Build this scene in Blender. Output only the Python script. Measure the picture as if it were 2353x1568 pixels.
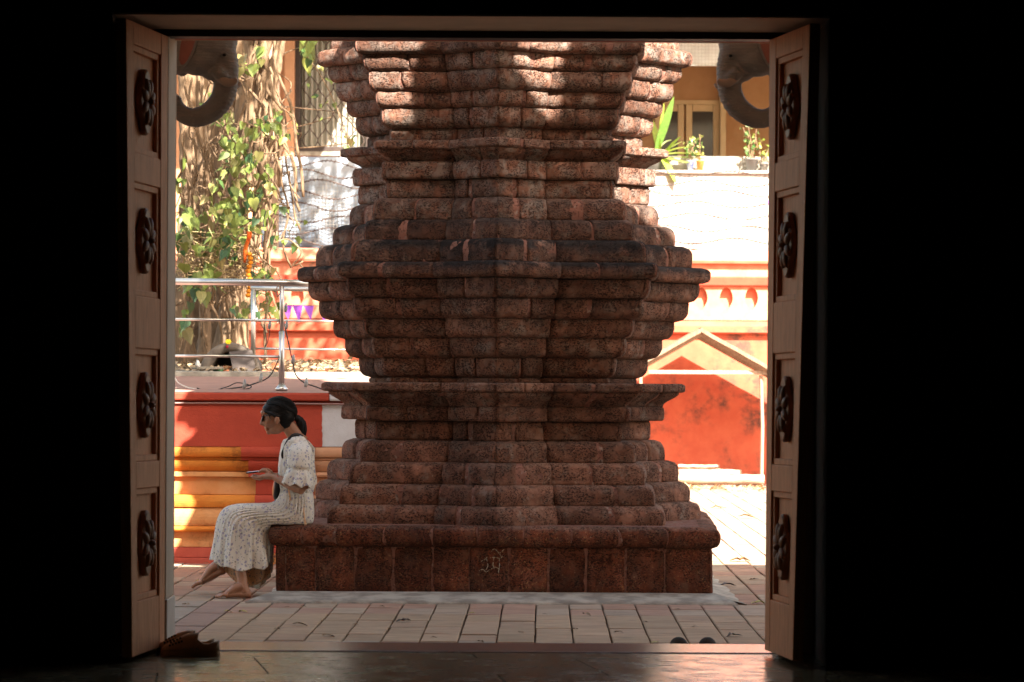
import bpy, bmesh, math, random
from mathutils import Vector as V, Matrix, noise, Quaternion
sc = bpy.context.scene
for o in list(bpy.data.objects): bpy.data.objects.remove(o)
rnd = random.Random(11)
PI = math.pi
# ---------------------------------------------------------------- camera, sky, sun, exposure
F = 7445.0; H = 1.33; ROLL = math.radians(.3)
cam_d = bpy.data.cameras.new('camera'); cam = bpy.data.objects.new('camera', cam_d)
sc.collection.objects.link(cam); sc.camera = cam
cam.location = (0, 0, H); cam.rotation_euler = (PI/2, -ROLL, 0)
cam_d.sensor_width = 36; cam_d.lens = F/2353*36; cam_d.shift_y = 101/2353
cam_d.clip_start = .1; cam_d.clip_end = 2000
cam_d.dof.use_dof = True; cam_d.dof.focus_distance = 20.3; cam_d.dof.aperture_fstop = 7
SUN = V((-.46, 1, -1.05))
world = bpy.data.worlds.new('World'); sc.world = world; world.use_nodes = True
wn = world.node_tree.nodes; wl = world.node_tree.links
sky = wn.new('ShaderNodeTexSky'); sky.sky_type = 'NISHITA'; sky.sun_disc = False
sky.sun_elevation = math.atan2(-SUN.z, math.hypot(SUN.x, SUN.y)); sky.sun_rotation = math.atan2(-SUN.x, -SUN.y)
sky.air_density = 1.2; sky.dust_density = 3.0
wn['Background'].inputs[1].default_value = .085
tint = wn.new('ShaderNodeMix'); tint.data_type = 'RGBA'; tint.blend_type = 'MULTIPLY'; tint.inputs[0].default_value = 1
tint.inputs[7].default_value = (1.0, .88, .74, 1)          # hazy warm sky
wl.new(sky.outputs[0], tint.inputs[6]); wl.new(tint.outputs[2], wn['Background'].inputs[0])
sun_d = bpy.data.lights.new('sun', 'SUN'); sun = bpy.data.objects.new('sun', sun_d); sc.collection.objects.link(sun)
sun_d.energy = 4.2; sun_d.angle = math.radians(.55); sun_d.color = (1, .93, .82)
sun.rotation_euler = SUN.to_track_quat('-Z', 'Y').to_euler(); sun.location = (6, -8, 20)
sc.view_settings.view_transform = 'Standard'; sc.view_settings.look = 'None'
sc.view_settings.gamma = 1; sc.view_settings.use_curve_mapping = False
sc.view_settings.exposure = 2.8
sc.render.engine = 'CYCLES'
sc.cycles.max_bounces = 7; sc.cycles.diffuse_bounces = 4; sc.cycles.glossy_bounces = 3; sc.cycles.transmission_bounces = 3; sc.cycles.caustics_reflective = False; sc.cycles.caustics_refractive = False

# ---------------------------------------------------------------- helpers
def P(x, y, D):
    """a spot of the place, surveyed as bearing (x, y) and distance D from the doorway view point"""
    u = x-1176.5; v = y-885.; c = math.cos(ROLL); s = math.sin(ROLL)
    return V(((u*c+v*s)*D/F, D, H-(-u*s+v*c)*D/F))
def X(x, D): return (x-1176.5)*D/F
def Z(y, D): return H+(885-y)*D/F
def wm(o):
    return (wm(o.parent) @ o.matrix_parent_inverse @ o.matrix_basis) if o.parent else o.matrix_basis.copy()
def link(o, parent=None, local=False):
    sc.collection.objects.link(o)
    if parent:
        o.parent = parent
        if not local: o.matrix_parent_inverse = wm(parent).inverted()
    return o
def tag(o, label=None, cat=None, group=None, kind=None):
    for k, v in (('label', label), ('category', cat), ('group', group), ('kind', kind)):
        if v: o[k] = v
    return o
def thing(name, label, cat, loc=(0, 0, 0), rotz=0, group=None):
    o = bpy.data.objects.new(name, None); o.empty_display_size = .1
    o.location = loc; o.rotation_euler = (0, 0, rotz); sc.collection.objects.link(o)
    return tag(o, label, cat, group)
class MB:
    def __init__(s): s.v = []; s.f = []; s.m = []; s.cm = 0
    def add(s, vs, fs):
        n = len(s.v); s.v += [tuple(p) for p in vs]
        for f in fs: s.f.append(tuple(i+n for i in f)); s.m.append(s.cm)
        return s
    def box(s, x0, x1, y0, y1, z0, z1):
        return s.add([(x0,y0,z0),(x1,y0,z0),(x1,y1,z0),(x0,y1,z0),(x0,y0,z1),(x1,y0,z1),(x1,y1,z1),(x0,y1,z1)],
                     [(3,2,1,0),(4,5,6,7),(0,1,5,4),(1,2,6,5),(2,3,7,6),(3,0,4,7)])
    def obox(s, c, ax, ay, az):
        c, ax, ay, az = V(c), V(ax), V(ay), V(az)
        return s.add([c+i*ax+j*ay+k*az for k in (-1,1) for (i,j) in ((-1,-1),(1,-1),(1,1),(-1,1))],
                     [(3,2,1,0),(4,5,6,7),(0,1,5,4),(1,2,6,5),(2,3,7,6),(3,0,4,7)])
    def tube(s, pts, r, seg=8, caps=True, sq=1.0, up=None):
        pts = [V(p) for p in pts]; n = len(pts)
        rr = r if isinstance(r, (list, tuple)) else [r]*n
        vs = []; fs = []
        t = (pts[1]-pts[0]).normalized()
        a = V(up) if up else (V((0,0,1)) if abs(t.z) < .9 else V((1,0,0)))
        a = (a-a.dot(t)*t).normalized()
        for i, p in enumerate(pts):
            t = (pts[min(i+1,n-1)]-pts[max(i-1,0)])
            t = t.normalized() if t.length > 1e-9 else V((0,0,1))
            a = (a-a.dot(t)*t).normalized(); b = t.cross(a)
            for k in range(seg):
                an = 2*PI*k/seg
                vs.append(p+rr[i]*(math.cos(an)*a+sq*math.sin(an)*b))
        for i in range(n-1):
            for k in range(seg):
                k2 = (k+1) % seg
                fs.append((i*seg+k, i*seg+k2, (i+1)*seg+k2, (i+1)*seg+k))
        if caps:
            fs.append(tuple(range(seg))[::-1]); fs.append(tuple((n-1)*seg+k for k in range(seg)))
        return s.add(vs, fs)
    def ball(s, c, rx, ry=None, rz=None, rot=None, seg=16, rings=10):
        ry = ry or rx; rz = rz or rx; c = V(c); R = rot or Matrix.Identity(3)
        vs = [c+R@V((0,0,rz))]; fs = []
        for i in range(1, rings):
            th = PI*i/rings
            for k in range(seg):
                ph = 2*PI*k/seg
                vs.append(c+R@V((rx*math.sin(th)*math.cos(ph), ry*math.sin(th)*math.sin(ph), rz*math.cos(th))))
        vs.append(c+R@V((0,0,-rz))); L = len(vs)-1
        for k in range(seg):
            k2 = (k+1) % seg
            fs.append((0, 1+k, 1+k2))
            for i in range(rings-2): fs.append((1+i*seg+k, 1+(i+1)*seg+k, 1+(i+1)*seg+k2, 1+i*seg+k2))
            fs.append((L, 1+(rings-2)*seg+k2, 1+(rings-2)*seg+k))
        return s.add(vs, fs)
    def lathe(s, prof, c=(0,0,0), seg=20, cap=True):
        c = V(c); n = len(prof); vs = []; fs = []
        for r, z in prof:
            for k in range(seg):
                a = 2*PI*k/seg; vs.append(c+V((r*math.cos(a), r*math.sin(a), z)))
        for i in range(n-1):
            for k in range(seg):
                k2 = (k+1) % seg; fs.append((i*seg+k, i*seg+k2, (i+1)*seg+k2, (i+1)*seg+k))
        if cap: fs += [tuple(range(seg))[::-1], tuple((n-1)*seg+k for k in range(seg))]
        return s.add(vs, fs)
    def extr_y(s, poly, y0, y1):
        """polygon of (x,z), extruded in depth"""
        n = len(poly)
        vs = [(x, y0, z) for x, z in poly]+[(x, y1, z) for x, z in poly]
        fs = [tuple(range(n)), tuple(range(n, 2*n))[::-1]]+[(i, i+n, (i+1) % n+n, (i+1) % n) for i in range(n)]
        return s.add(vs, fs)
    def extr_x(s, poly, x0, x1):
        """polygon of (y,z), extruded sideways"""
        n = len(poly)
        vs = [(x0, y, z) for y, z in poly]+[(x1, y, z) for y, z in poly]
        fs = [tuple(range(n)), tuple(range(n, 2*n))[::-1]]+[(i, i+n, (i+1) % n+n, (i+1) % n) for i in range(n)]
        return s.add(vs, fs)
    def grid(s, rows, closed=False):
        n = len(rows); m = len(rows[0]); vs = [p for r in rows for p in r]; fs = []
        for i in range(n-1):
            for k in range(m if closed else m-1):
                k2 = (k+1) % m; fs.append((i*m+k, i*m+k2, (i+1)*m+k2, (i+1)*m+k))
        return s.add(vs, fs)
    def mesh(s, name, mats, smooth=False):
        me = bpy.data.meshes.new(name); me.from_pydata(s.v, [], s.f)
        for m in (mats if isinstance(mats, (list, tuple)) else [mats]): me.materials.append(m)
        bm = bmesh.new(); bm.from_mesh(me); bmesh.ops.recalc_face_normals(bm, faces=bm.faces); bm.to_mesh(me); bm.free()
        me.polygons.foreach_set('material_index', s.m)
        if smooth: me.polygons.foreach_set('use_smooth', [True]*len(me.polygons))
        me.update(); return me
    def build(s, name, mats, parent=None, smooth=False, local=False, bevel=0, seg=2):
        o = bpy.data.objects.new(name, s.mesh(name, mats, smooth))
        link(o, parent, local)
        if bevel:
            b = o.modifiers.new('bevel', 'BEVEL'); b.width = bevel; b.segments = seg; b.limit_method = 'ANGLE'; b.angle_limit = .6
        return o
    def remesh(s, name, mats, voxel, parent=None, smooth_it=2, local=False, disp=None):
        me = s.mesh(name, mats); tmp = bpy.data.objects.new('tmp', me); sc.collection.objects.link(tmp)
        r = tmp.modifiers.new('r', 'REMESH'); r.mode = 'VOXEL'; r.voxel_size = voxel
        dg = bpy.context.evaluated_depsgraph_get()
        me2 = bpy.data.meshes.new_from_object(tmp.evaluated_get(dg)); bpy.data.objects.remove(tmp)
        bm = bmesh.new(); bm.from_mesh(me2)
        for _ in range(smooth_it): bmesh.ops.smooth_vert(bm, verts=bm.verts, factor=.5, use_axis_x=True, use_axis_y=True, use_axis_z=True)
        if disp:
            bm.normal_update()
            for v in bm.verts: v.co += v.normal*disp(v.co)
        bm.to_mesh(me2); bm.free()
        me2.materials.clear()
        for m in (mats if isinstance(mats, (list, tuple)) else [mats]): me2.materials.append(m)
        me2.polygons.foreach_set('use_smooth', [True]*len(me2.polygons)); me2.name = name
        return link(bpy.data.objects.new(name, me2), parent, local)
def catmull(pts, n=6):
    pts = [V(p) for p in pts]; out = []
    for i in range(len(pts)-1):
        p0 = pts[max(i-1,0)]; p1 = pts[i]; p2 = pts[i+1]; p3 = pts[min(i+2,len(pts)-1)]
        for k in range(n):
            t = k/n
            out.append(.5*((2*p1)+(p2-p0)*t+(2*p0-5*p1+4*p2-p3)*t*t+(3*p1-p0-3*p2+p3)*t**3))
    out.append(pts[-1]); return out
def lerp(a, b, t): return a+(b-a)*t
def lerps(vals, n):
    """resample a list of numbers to n entries"""
    return [lerp(vals[int(i*(len(vals)-1)/(n-1)-1e-9)], vals[min(int(i*(len(vals)-1)/(n-1)-1e-9)+1, len(vals)-1)],
                 i*(len(vals)-1)/(n-1)-int(i*(len(vals)-1)/(n-1)-1e-9)) for i in range(n)]

# ---------------------------------------------------------------- materials
class NT:
    def __init__(s, name):
        s.m = bpy.data.materials.new(name); s.m.use_nodes = True
        s.n = s.m.node_tree.nodes; s.l = s.m.node_tree.links; s.b = s.n['Principled BSDF']; s.out = s.n['Material Output']
        s.tc = s.n.new('ShaderNodeTexCoord'); s.co = s.tc.outputs['Object']
        s.oi = s.n.new('ShaderNodeObjectInfo')
    def shift(s, k=17.):
        """coordinates moved by a per-object random amount"""
        a = s.n.new('ShaderNodeVectorMath'); a.operation = 'ADD'
        c = s.n.new('ShaderNodeCombineXYZ'); m = s.math('MULTIPLY', s.oi.outputs['Random'], k)
        for i in range(3): s.l.new(m, c.inputs[i])
        s.l.new(s.co, a.inputs[0]); s.l.new(c.outputs[0], a.inputs[1]); s.co = a.outputs[0]
    def scl(s, v, co=None):
        a = s.n.new('ShaderNodeVectorMath'); a.operation = 'MULTIPLY'; s.l.new(co or s.co, a.inputs[0]); a.inputs[1].default_value = v
        return a.outputs[0]
    def noise(s, scale, detail=4, rough=.55, co=None, dist=0):
        t = s.n.new('ShaderNodeTexNoise'); s.l.new(co or s.co, t.inputs['Vector'])
        t.inputs['Scale'].default_value = scale; t.inputs['Detail'].default_value = detail
        t.inputs['Roughness'].default_value = rough; t.inputs['Distortion'].default_value = dist
        return t.outputs['Fac']
    def voro(s, scale, feature='F1', co=None, rand=1.):
        t = s.n.new('ShaderNodeTexVoronoi'); t.feature = feature; s.l.new(co or s.co, t.inputs['Vector'])
        t.inputs['Scale'].default_value = scale; t.inputs['Randomness'].default_value = rand
        return t
    def wave(s, scale, axis='X', co=None, dist=0, dscale=1):
        t = s.n.new('ShaderNodeTexWave'); t.bands_direction = axis; s.l.new(co or s.co, t.inputs['Vector'])
        t.inputs['Scale'].default_value = scale; t.inputs['Distortion'].default_value = dist; t.inputs['Detail Scale'].default_value = dscale
        return t.outputs['Fac']
    def math(s, op, a, b=None, c=None):
        m = s.n.new('ShaderNodeMath'); m.operation = op
        for i, x in enumerate((a, b, c)):
            if x is None: continue
            if isinstance(x, (int, float)): m.inputs[i].default_value = x
            else: s.l.new(x, m.inputs[i])
        return m.outputs[0]
    def step(s, fac, lo, hi, a=0., b=1.):
        m = s.n.new('ShaderNodeMapRange'); m.interpolation_type = 'SMOOTHSTEP'
        s.l.new(fac, m.inputs[0]); m.inputs[1].default_value = lo; m.inputs[2].default_value = hi
        m.inputs[3].default_value = a; m.inputs[4].default_value = b; return m.outputs[0]
    def mix(s, fac, a, b, mode='MIX'):
        m = s.n.new('ShaderNodeMix'); m.data_type = 'RGBA'; m.blend_type = mode
        for x, i in ((fac, 0), (a, 6), (b, 7)):
            if isinstance(x, (int, float)): m.inputs[i].default_value = x
            elif isinstance(x, (tuple, list)): m.inputs[i].default_value = (*x[:3], 1)
            else: s.l.new(x, m.inputs[i])
        return m.outputs[2]
    def sep(s, v):
        x = s.n.new('ShaderNodeSeparateXYZ'); s.l.new(v, x.inputs[0]); return x.outputs
    def normal_z(s):
        g = s.n.new('ShaderNodeNewGeometry'); return s.sep(g.outputs['Normal'])[2]
    def bump(s, h, strength=.5, dist=.01):
        b = s.n.new('ShaderNodeBump'); b.inputs['Strength'].default_value = strength; b.inputs['Distance'].default_value = dist
        s.l.new(h, b.inputs['Height']); s.l.new(b.outputs[0], s.b.inputs['Normal'])
    def fin(s, col=None, rough=.8, spec=.3, metal=0):
        for x, k in ((col, 'Base Color'), (rough, 'Roughness'), (spec, 'Specular IOR Level'), (metal, 'Metallic')):
            if x is None: continue
            if isinstance(x, (int, float)): s.b.inputs[k].default_value = x
            elif isinstance(x, (tuple, list)): s.b.inputs[k].default_value = (*x[:3], 1)
            else: s.l.new(x, s.b.inputs[k])
        return s.m
    def translucent(s, col, amount):
        t = s.n.new('ShaderNodeBsdfTranslucent'); mx = s.n.new('ShaderNodeMixShader'); mx.inputs[0].default_value = amount
        if isinstance(col, (tuple, list)): t.inputs[0].default_value = (*col[:3], 1)
        else: s.l.new(col, t.inputs[0])
        s.l.new(s.b.outputs[0], mx.inputs[1]); s.l.new(t.outputs[0], mx.inputs[2]); s.l.new(mx.outputs[0], s.out.inputs[0])
def simple(name, c1, c2=None, scale=6, rough=.8, bump=.3, bscale=60, bdist=.004, spec=.3, metal=0, var=0, stretch=None):
    t = NT(name); t.shift()
    co = t.scl(stretch) if stretch else None
    col = c1
    if c2: col = t.mix(t.step(t.noise(scale, 5, co=co), .35, .65), c1, c2)
    if var:
        col = t.mix(1., col, t.mix(t.oi.outputs['Random'], (1-var,)*3, (1+var,)*3), 'MULTIPLY')
    if bump: t.bump(t.noise(bscale, 4, co=co), bump, bdist)
    return t.fin(col, rough, spec, metal)
def laterite(name, red, dark, ochre=.25, grey=(.23,.17,.14)):
    """porous red stone; object colour: r = black weathering, g = grey bloom"""
    t = NT(name); t.shift(23)
    oc = t.sep(t.oi.outputs['Color'])
    big = t.noise(4.5, 5, .6); mid = t.noise(17, 5, .65); fine = t.noise(82, 3, .6, dist=.5, co=t.scl((1,1,1.7))); v = t.voro(52, co=t.scl((1,1,1.5)))
    col = t.mix(t.step(big, .36, .64), red, dark)
    col = t.mix(t.step(mid, .4, .62, 0, .6), col, (red[0]*.6, red[1]*.56, red[2]*.55))
    col = t.mix(t.step(t.noise(9, 4, .7), .53, .68, 0, .75), col, grey)
    gz = t.step(t.noise(13, 5, .7), .42, .62)
    col = t.mix(t.math('MULTIPLY', gz, oc[1]), col, (.25,.20,.17))
    col = t.mix(t.math('MULTIPLY', t.step(t.noise(85, 2), .60, .70), ochre), col, (.30,.16,.075))
    col = t.mix(t.math('MULTIPLY', t.step(t.noise(60, 2), .70, .75), .6), col, (.42,.32,.24))
    dust = t.math('MULTIPLY', t.step(t.normal_z(), .35, .9), t.step(t.noise(15, 4, .7), .35, .6, .1, .7))
    col = t.mix(dust, col, (.21,.13,.095))
    # black crust
    up = t.step(t.normal_z(), -.5, .6)
    blk = t.math('MULTIPLY', t.math('MULTIPLY', oc[0], up), t.step(t.noise(7, 5, .7), .28, .5))
    col = t.mix(blk, col, (.032,.026,.024))
    pit = t.math('MULTIPLY', t.step(fine, .50, .60), t.step(t.noise(12, 3), .36, .56))
    vp = t.math('MULTIPLY', t.step(v.outputs['Distance'], .16, .30, 1, 0), t.step(t.noise(8, 2), .42, .58))
    pits = t.math('MAXIMUM', pit, vp)
    col = t.mix(t.math('MULTIPLY', pits, .76), col, (.016,.009,.008))
    col = t.mix(1., col, t.mix(t.oi.outputs['Random'], (.82,.82,.82), (1.18,1.16,1.14)), 'MULTIPLY')
    raw = t.tc.outputs['Object']
    broad = t.math('ADD', t.math('MULTIPLY', t.noise(1.3, 4, .6, co=raw), .6), t.math('MULTIPLY', t.noise(3.2, 4, .6, co=t.scl((2.2,2.2,.35), raw)), .4))
    col = t.mix(1., col, t.mix(t.step(broad, .36, .64), (.58,.56,.55), (1.32,1.3,1.28)), 'MULTIPLY')
    h = t.math('SUBTRACT', t.math('ADD', t.math('MULTIPLY', mid, .7), t.math('MULTIPLY', fine, .25)), t.math('MULTIPLY', pits, .9))
    t.bump(h, .95, .016)
    return t.fin(col, .92, .15)
M = {}
M['laterite'] = laterite('laterite', (.255,.120,.080), (.182,.096,.067))
M['laterite_plinth'] = laterite('laterite_plinth', (.225,.070,.036), (.14,.053,.031), 1.0, (.16,.08,.052))
def mortar_mat():
    t = NT('mortar'); c = t.mix(t.step(t.noise(9, 5), .35, .65), (.255,.118,.086), (.175,.085,.064))
    c = t.mix(t.step(t.noise(26, 4), .55, .7, 0, .8), c, (.30,.24,.20))
    pp = t.step(t.noise(70, 3), .56, .66); c = t.mix(t.math('MULTIPLY', pp, .7), c, (.06,.03,.024)); t.bump(t.math('SUBTRACT', t.noise(40, 4), pp), .8, .01); return t.fin(c, .95, .08)
M['mortar'] = mortar_mat()
def paver_mat():
    t = NT('paver'); t.shift(13)
    st = t.noise(6, 5, .6, co=t.scl((.7, 5.5, 1))); fn = t.noise(90, 3)
    c = t.mix(1., t.oi.outputs['Color'], t.mix(t.step(st, .3, .7), (.72,.70,.68), (1.16,1.15,1.13)), 'MULTIPLY')
    c = t.mix(t.step(t.noise(3.1, 5, .7), .56, .74, 0, .55), c, (.17,.125,.10))
    c = t.mix(t.step(fn, .66, .74, 0, .5), c, (.12,.10,.085))
    t.bump(t.math('ADD', fn, t.math('MULTIPLY', st, .6)), .35, .004)
    return t.fin(c, .9, .12)
M['paver'] = paver_mat()
M['joint'] = simple('joint_sand', (.16,.12,.092), (.085,.066,.052), 14, .95, .6, 120, .01)
M['concrete'] = simple('concrete', (.40,.355,.29), (.22,.19,.155), 7, .9, .6, 50, .012)
def floor_mat():
    t = NT('polished_stone'); t.shift(9)
    st = t.noise(3, 6, .6, co=t.scl((.8, 5, 1)), dist=.6)
    c = t.mix(t.step(st, .3, .7), (.105,.083,.045), (.17,.135,.075))
    c = t.mix(t.step(t.noise(10, 5, .7, co=t.scl((.6, 4, 1))), .58, .7, 0, .8), c, (.05,.042,.026))
    t.bump(t.noise(25, 4), .08, .004)
    return t.fin(c, t.step(t.noise(9, 5), .3, .7, .16, .30), .5)
M['slab'] = floor_mat()
M['threshold'] = simple('pink_stone', (.33,.17,.125), (.24,.115,.085), 5, .22, .1, 30, .003, .5, stretch=(.6, 3, 1))
def wood_mat(name, a, b, rough=.42):
    t = NT(name); t.shift(3)
    g = t.noise(5, 6, .65, co=t.scl((14, 14, 1.2)), dist=.4)
    c = t.mix(t.step(g, .3, .7), a, b)
    c = t.mix(t.step(t.noise(60, 2, co=t.scl((1, 1, .12))), .6, .75, 0, .5), c, (a[0]*.4, a[1]*.35, a[2]*.3))
    t.bump(g, .12, .003); return t.fin(c, rough, .08)
M['door_wood'] = wood_mat('door_wood', (.72,.33,.165), (.54,.23,.105), .6)
M['dark_wood'] = wood_mat('carved_dark_wood', (.32,.15,.08), (.22,.10,.055), .5)
M['grey_wood'] = wood_mat('weathered_wood', (.42,.31,.23), (.25,.17,.12), .8)
M['black_wood'] = simple('black_timber', (.02,.012,.009), None, rough=.5)
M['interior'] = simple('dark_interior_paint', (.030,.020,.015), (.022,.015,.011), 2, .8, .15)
M['cream'] = simple('cream_plaster', (.66,.52,.39), (.58,.46,.345), 4, .8, .25, 90, .003)
M['marble'] = simple('white_marble', (.62,.57,.52), (.50,.46,.42), 5, .4, .05)
M['facade'] = simple('facade_plaster', (.62,.47,.34), (.55,.41,.29), 2, .85, .2)
def paint(name, a, b, stain=(.10,.05,.04), amt=.55, sscale=1.6, bump=.35, thr=.56):
    t = NT(name)
    c = t.mix(t.step(t.noise(5, 5, .6), .3, .7), a, b)
    s = t.math('MULTIPLY', t.step(t.noise(sscale, 6, .68), thr, thr+.16), t.step(t.noise(sscale*6, 5, .7), .38, .6))
    c = t.mix(t.math('MULTIPLY', s, amt), c, stain)
    t.bump(t.math('ADD', t.noise(38, 3), t.noise(110, 2)), bump, .006)
    return t.fin(c, .85, .1)
M['red'] = paint('red_paint', (.46,.074,.043), (.39,.060,.036), (.22,.06,.045), .5)
M['faded'] = paint('faded_sunlit_red_paint', (.66,.27,.17), (.60,.20,.12), (.28,.17,.13), .7, 1.3, .3, .5)  # paler red: sunlit wash-out put into the colour, besides real fading
M['red_old'] = paint('old_red_paint', (.56,.135,.075), (.50,.105,.06), (.10,.06,.05), .92, 1.1, .3, .48)
M['red_base'] = paint('red_base_paint', (.47,.095,.062), (.40,.075,.05), (.30,.20,.15), .6, 2.2)
M['orange'] = paint('orange_paint', (.70,.37,.17), (.66,.30,.11), (.30,.10,.03), .7, 2.4, .25, .47)
M['orange_deep'] = paint('deep_orange_paint', (.66,.24,.045), (.60,.19,.035), (.24,.08,.025), .8, 2.4, .25, .48)
M['white_paint'] = paint('white_paint', (.66,.64,.64), (.58,.55,.54), (.38,.31,.28), .7, 2, .5, .48)
M['parapet'] = paint('weathered_white_paint', (.52,.49,.45), (.44,.40,.36), (.26,.20,.17), .8, 1.4, .5, .48)
M['peach'] = paint('peach_paint', (.62,.33,.19), (.56,.28,.155), (.36,.20,.13), .5, 1.4)
M['pink_dust'] = paint('dusty_pink_paint', (.37,.205,.165), (.31,.175,.14), (.25,.20,.16), .7, 2.6)
M['earth'] = simple('earth', (.20,.145,.10), (.12,.085,.06), 5, .95, .8, 30, .03)
M['far_ground'] = simple('swept_ground', (.30,.23,.18), (.25,.19,.15), 2, .9, .3)

# ================================================================= ground and paving
g = MB(); g.box(-60, 60, -12, 120, -.6, -.03)
tag(g.build('ground', M['joint']), kind='structure')
pav = bpy.data.objects.new('paving', None); sc.collection.objects.link(pav); pav.rotation_euler = (0, 0, -math.radians(.5)); tag(pav, kind='structure')
PW, PL = .2, .5
pm = []
for k in range(6):
    m = MB(); w = PW/2-.0048; l = PL/2-.003
    rr = random.Random(k); e = .004
    j = [rr.uniform(-.002, .002) for _ in range(8)]
    lo = [(-w+j[0],-l,-.05),(w+j[1],-l,-.05),(w+j[2],l,-.05),(-w+j[3],l,-.05)]
    md = [(p[0],p[1],-e) for p in lo]; hi = [(p[0]*.94,p[1]*.985,rr.uniform(-.001,.001)) for p in lo]
    m.add(lo+md+hi, [(0,1,5,4),(1,2,6,5),(2,3,7,6),(3,0,4,7),(4,5,9,8),(5,6,10,9),(6,7,11,10),(7,4,8,11),(8,9,10,11)])
    pm.append(m.mesh('paver', M['paver']))
def paver_col(cx, row, D, col):
    r = random.Random(col*7919+row*104729)
    if D < 18.65: base = r.choice([(.42,.31,.215),(.40,.295,.205),(.43,.315,.225),(.40,.285,.21)])
    elif D < 24.6: base = r.choice([(.37,.215,.18),(.36,.21,.175),(.37,.315,.27),(.36,.30,.255)]) if (col+row) % 2 else r.choice([(.38,.33,.29),(.37,.22,.185),(.36,.31,.26)])
    else: base = r.choice([(.42,.33,.26),(.42,.30,.24),(.40,.33,.28)])
    k = r.uniform(.88, 1.08); base = [lerp(q, w, .45) for q, w in zip(base, (.40,.315,.26))]; return (base[0]*k*.98, base[1]*k*.89, base[2]*k*.77)
def visible(cx, D):
    if 16.6 < D < 19.75: return -1.9 < cx < 1.55
    if 19.75 <= D < 24.0: return -2.6 < cx < -1.38
    return False
def visible_r(cx, D): return 19.75 <= D < 25.2 and 1.2 < cx < (1757-1176)*D/F+.15
cand = []; rest = []
for row in range(-2, 62):
    D = 14.75+PL*(row+.5)
    for col in range(-30, 31):
        cx = PW*(col+.5)-.02
        if abs(cx) > 6: continue
        if abs(cx+.05) < 1.3 and 20.1 < D < 22.7: continue
        if cx < -.8 and D > 24.1: continue
        (cand if (visible(cx, D) or visible_r(cx, D)) else rest).append((row, col, cx, D))
cand.sort(key=lambda c: c[3])
rest += cand[300:]; cand = cand[:300]
for i, (row, col, cx, D) in enumerate(cand):
    r = random.Random(i)
    o = bpy.data.objects.new('paver', pm[i % 6]); link(o, pav, True)
    o.location = (cx+r.uniform(-.0015,.0015), D, r.uniform(-.003,.003)); o.rotation_euler = (r.uniform(-.004,.004), r.uniform(-.006,.006), r.uniform(-.004,.004)+(PI if r.random() < .5 else 0))
    o.color = (*paver_col(cx, row, D, col), 1)
pgm = {}
for row, col, cx, D in rest:                       # far and hidden pavers, grouped by colour into three meshes
    k = (row*3+col*5) % 3; m = pgm.setdefault(k, MB()); z = random.Random(row*99+col).uniform(-.003, .003)
    m.box(cx-PW/2+.0055, cx+PW/2-.0055, D-PL/2+.004, D+PL/2-.004, -.05, z)
for k, c in enumerate(((.34,.26,.195),(.32,.215,.17),(.325,.27,.22))):
    o = pgm[k].build('paving_field', M['paver'], pav, local=True); o.color = (*c, 1); tag(o, kind='stuff')
# concrete apron round the plinth
def rag(a, b, n, amp, seed):
    r = random.Random(seed); return [V(a).lerp(V(b), i/n)+V((r.uniform(-amp,amp), r.uniform(-amp,amp), 0)) for i in range(n+1)]
ap = MB()
inner = rag((-1.46,20.02,.05),(1.26,20.02,.05),40,.004,3)
outer = rag((-1.60,19.66,.006),(1.40,19.66,.006),40,.02,4)
mid = [a.lerp(b, .75)+V((0,0,.006)) for a, b in zip(inner, outer)]
skirt = [V((p.x, p.y-.004, -.04)) for p in outer]
ap.grid([skirt, outer, mid, inner])
sd = rag((1.22,20.0,.045),(1.22,22.6,.045),20,.004,5); so = rag((1.42,19.66,.006),(1.40,22.8,.006),20,.02,6)
ap.grid([sd, so, [V((p.x+.004,p.y,-.04)) for p in so]])
sl = rag((-1.38,20.0,.045),(-1.38,22.6,.045),20,.004,7); s2 = rag((-1.52,19.9,.004),(-1.50,22.8,.004),20,.03,8)
ap.grid([sl, s2, [V((p.x-.004,p.y,-.04)) for p in s2]])
tag(ap.build('concrete_apron', M['concrete'], smooth=True), kind='structure')

# ================================================================= temple building (we stand inside)
FZ = .18
tb = thing('temple_building', 'dark temple hall framing the courtyard view with its doorway', 'building', (0, 13.8, 0))
YI, YO = 13.35, 14.25
XL, XR, ZT = -1.655, 1.30, 2.86
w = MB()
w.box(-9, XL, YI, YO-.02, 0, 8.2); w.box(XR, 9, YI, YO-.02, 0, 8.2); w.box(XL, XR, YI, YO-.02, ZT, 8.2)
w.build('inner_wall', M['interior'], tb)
w = MB(); w.box(-9, -1.482, YO-.02, YO, 0, 8.2); w.box(1.15, 9, YO-.02, YO, 0, 8.2); w.box(-1.482, 1.15, YO-.02, YO, 2.838, 8.2)
w.build('front_wall', M['facade'], tb)
w = MB(); w.box(XL, XR, YI, 13.90, ZT-.012, ZT-.002); w.build('lintel_soffit', M['cream'], tb)
w = MB(); w.box(XL, XR, 13.90, 14.0, 2.818, ZT); w.build('frame_header', M['black_wood'], tb)
w = MB(); w.box(XL, XR, 14.0, YO-.02, 2.838, ZT); w.build('outer_lintel', M['red_base'], tb)
for x0, x1, nm in ((XL, -1.482, 'jamb'), (1.15, XR, 'jamb')):
    w = MB(); w.box(x0, x1, 13.92, YO-.022, .40, 2.838); w.build('jamb', M['cream'], tb, bevel=.006)
    w = MB(); w.box(x0-.002, x1+(.006 if x0 < 0 else 0), 13.915, YO-.01, FZ, .40); w.build('jamb_base', M['marble'], tb, bevel=.004)
w = MB(); w.box(-1.66, 1.31, 13.93, 14.40, .02, FZ+.004); w.build('threshold', M['threshold'], tb, bevel=.006)
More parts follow.
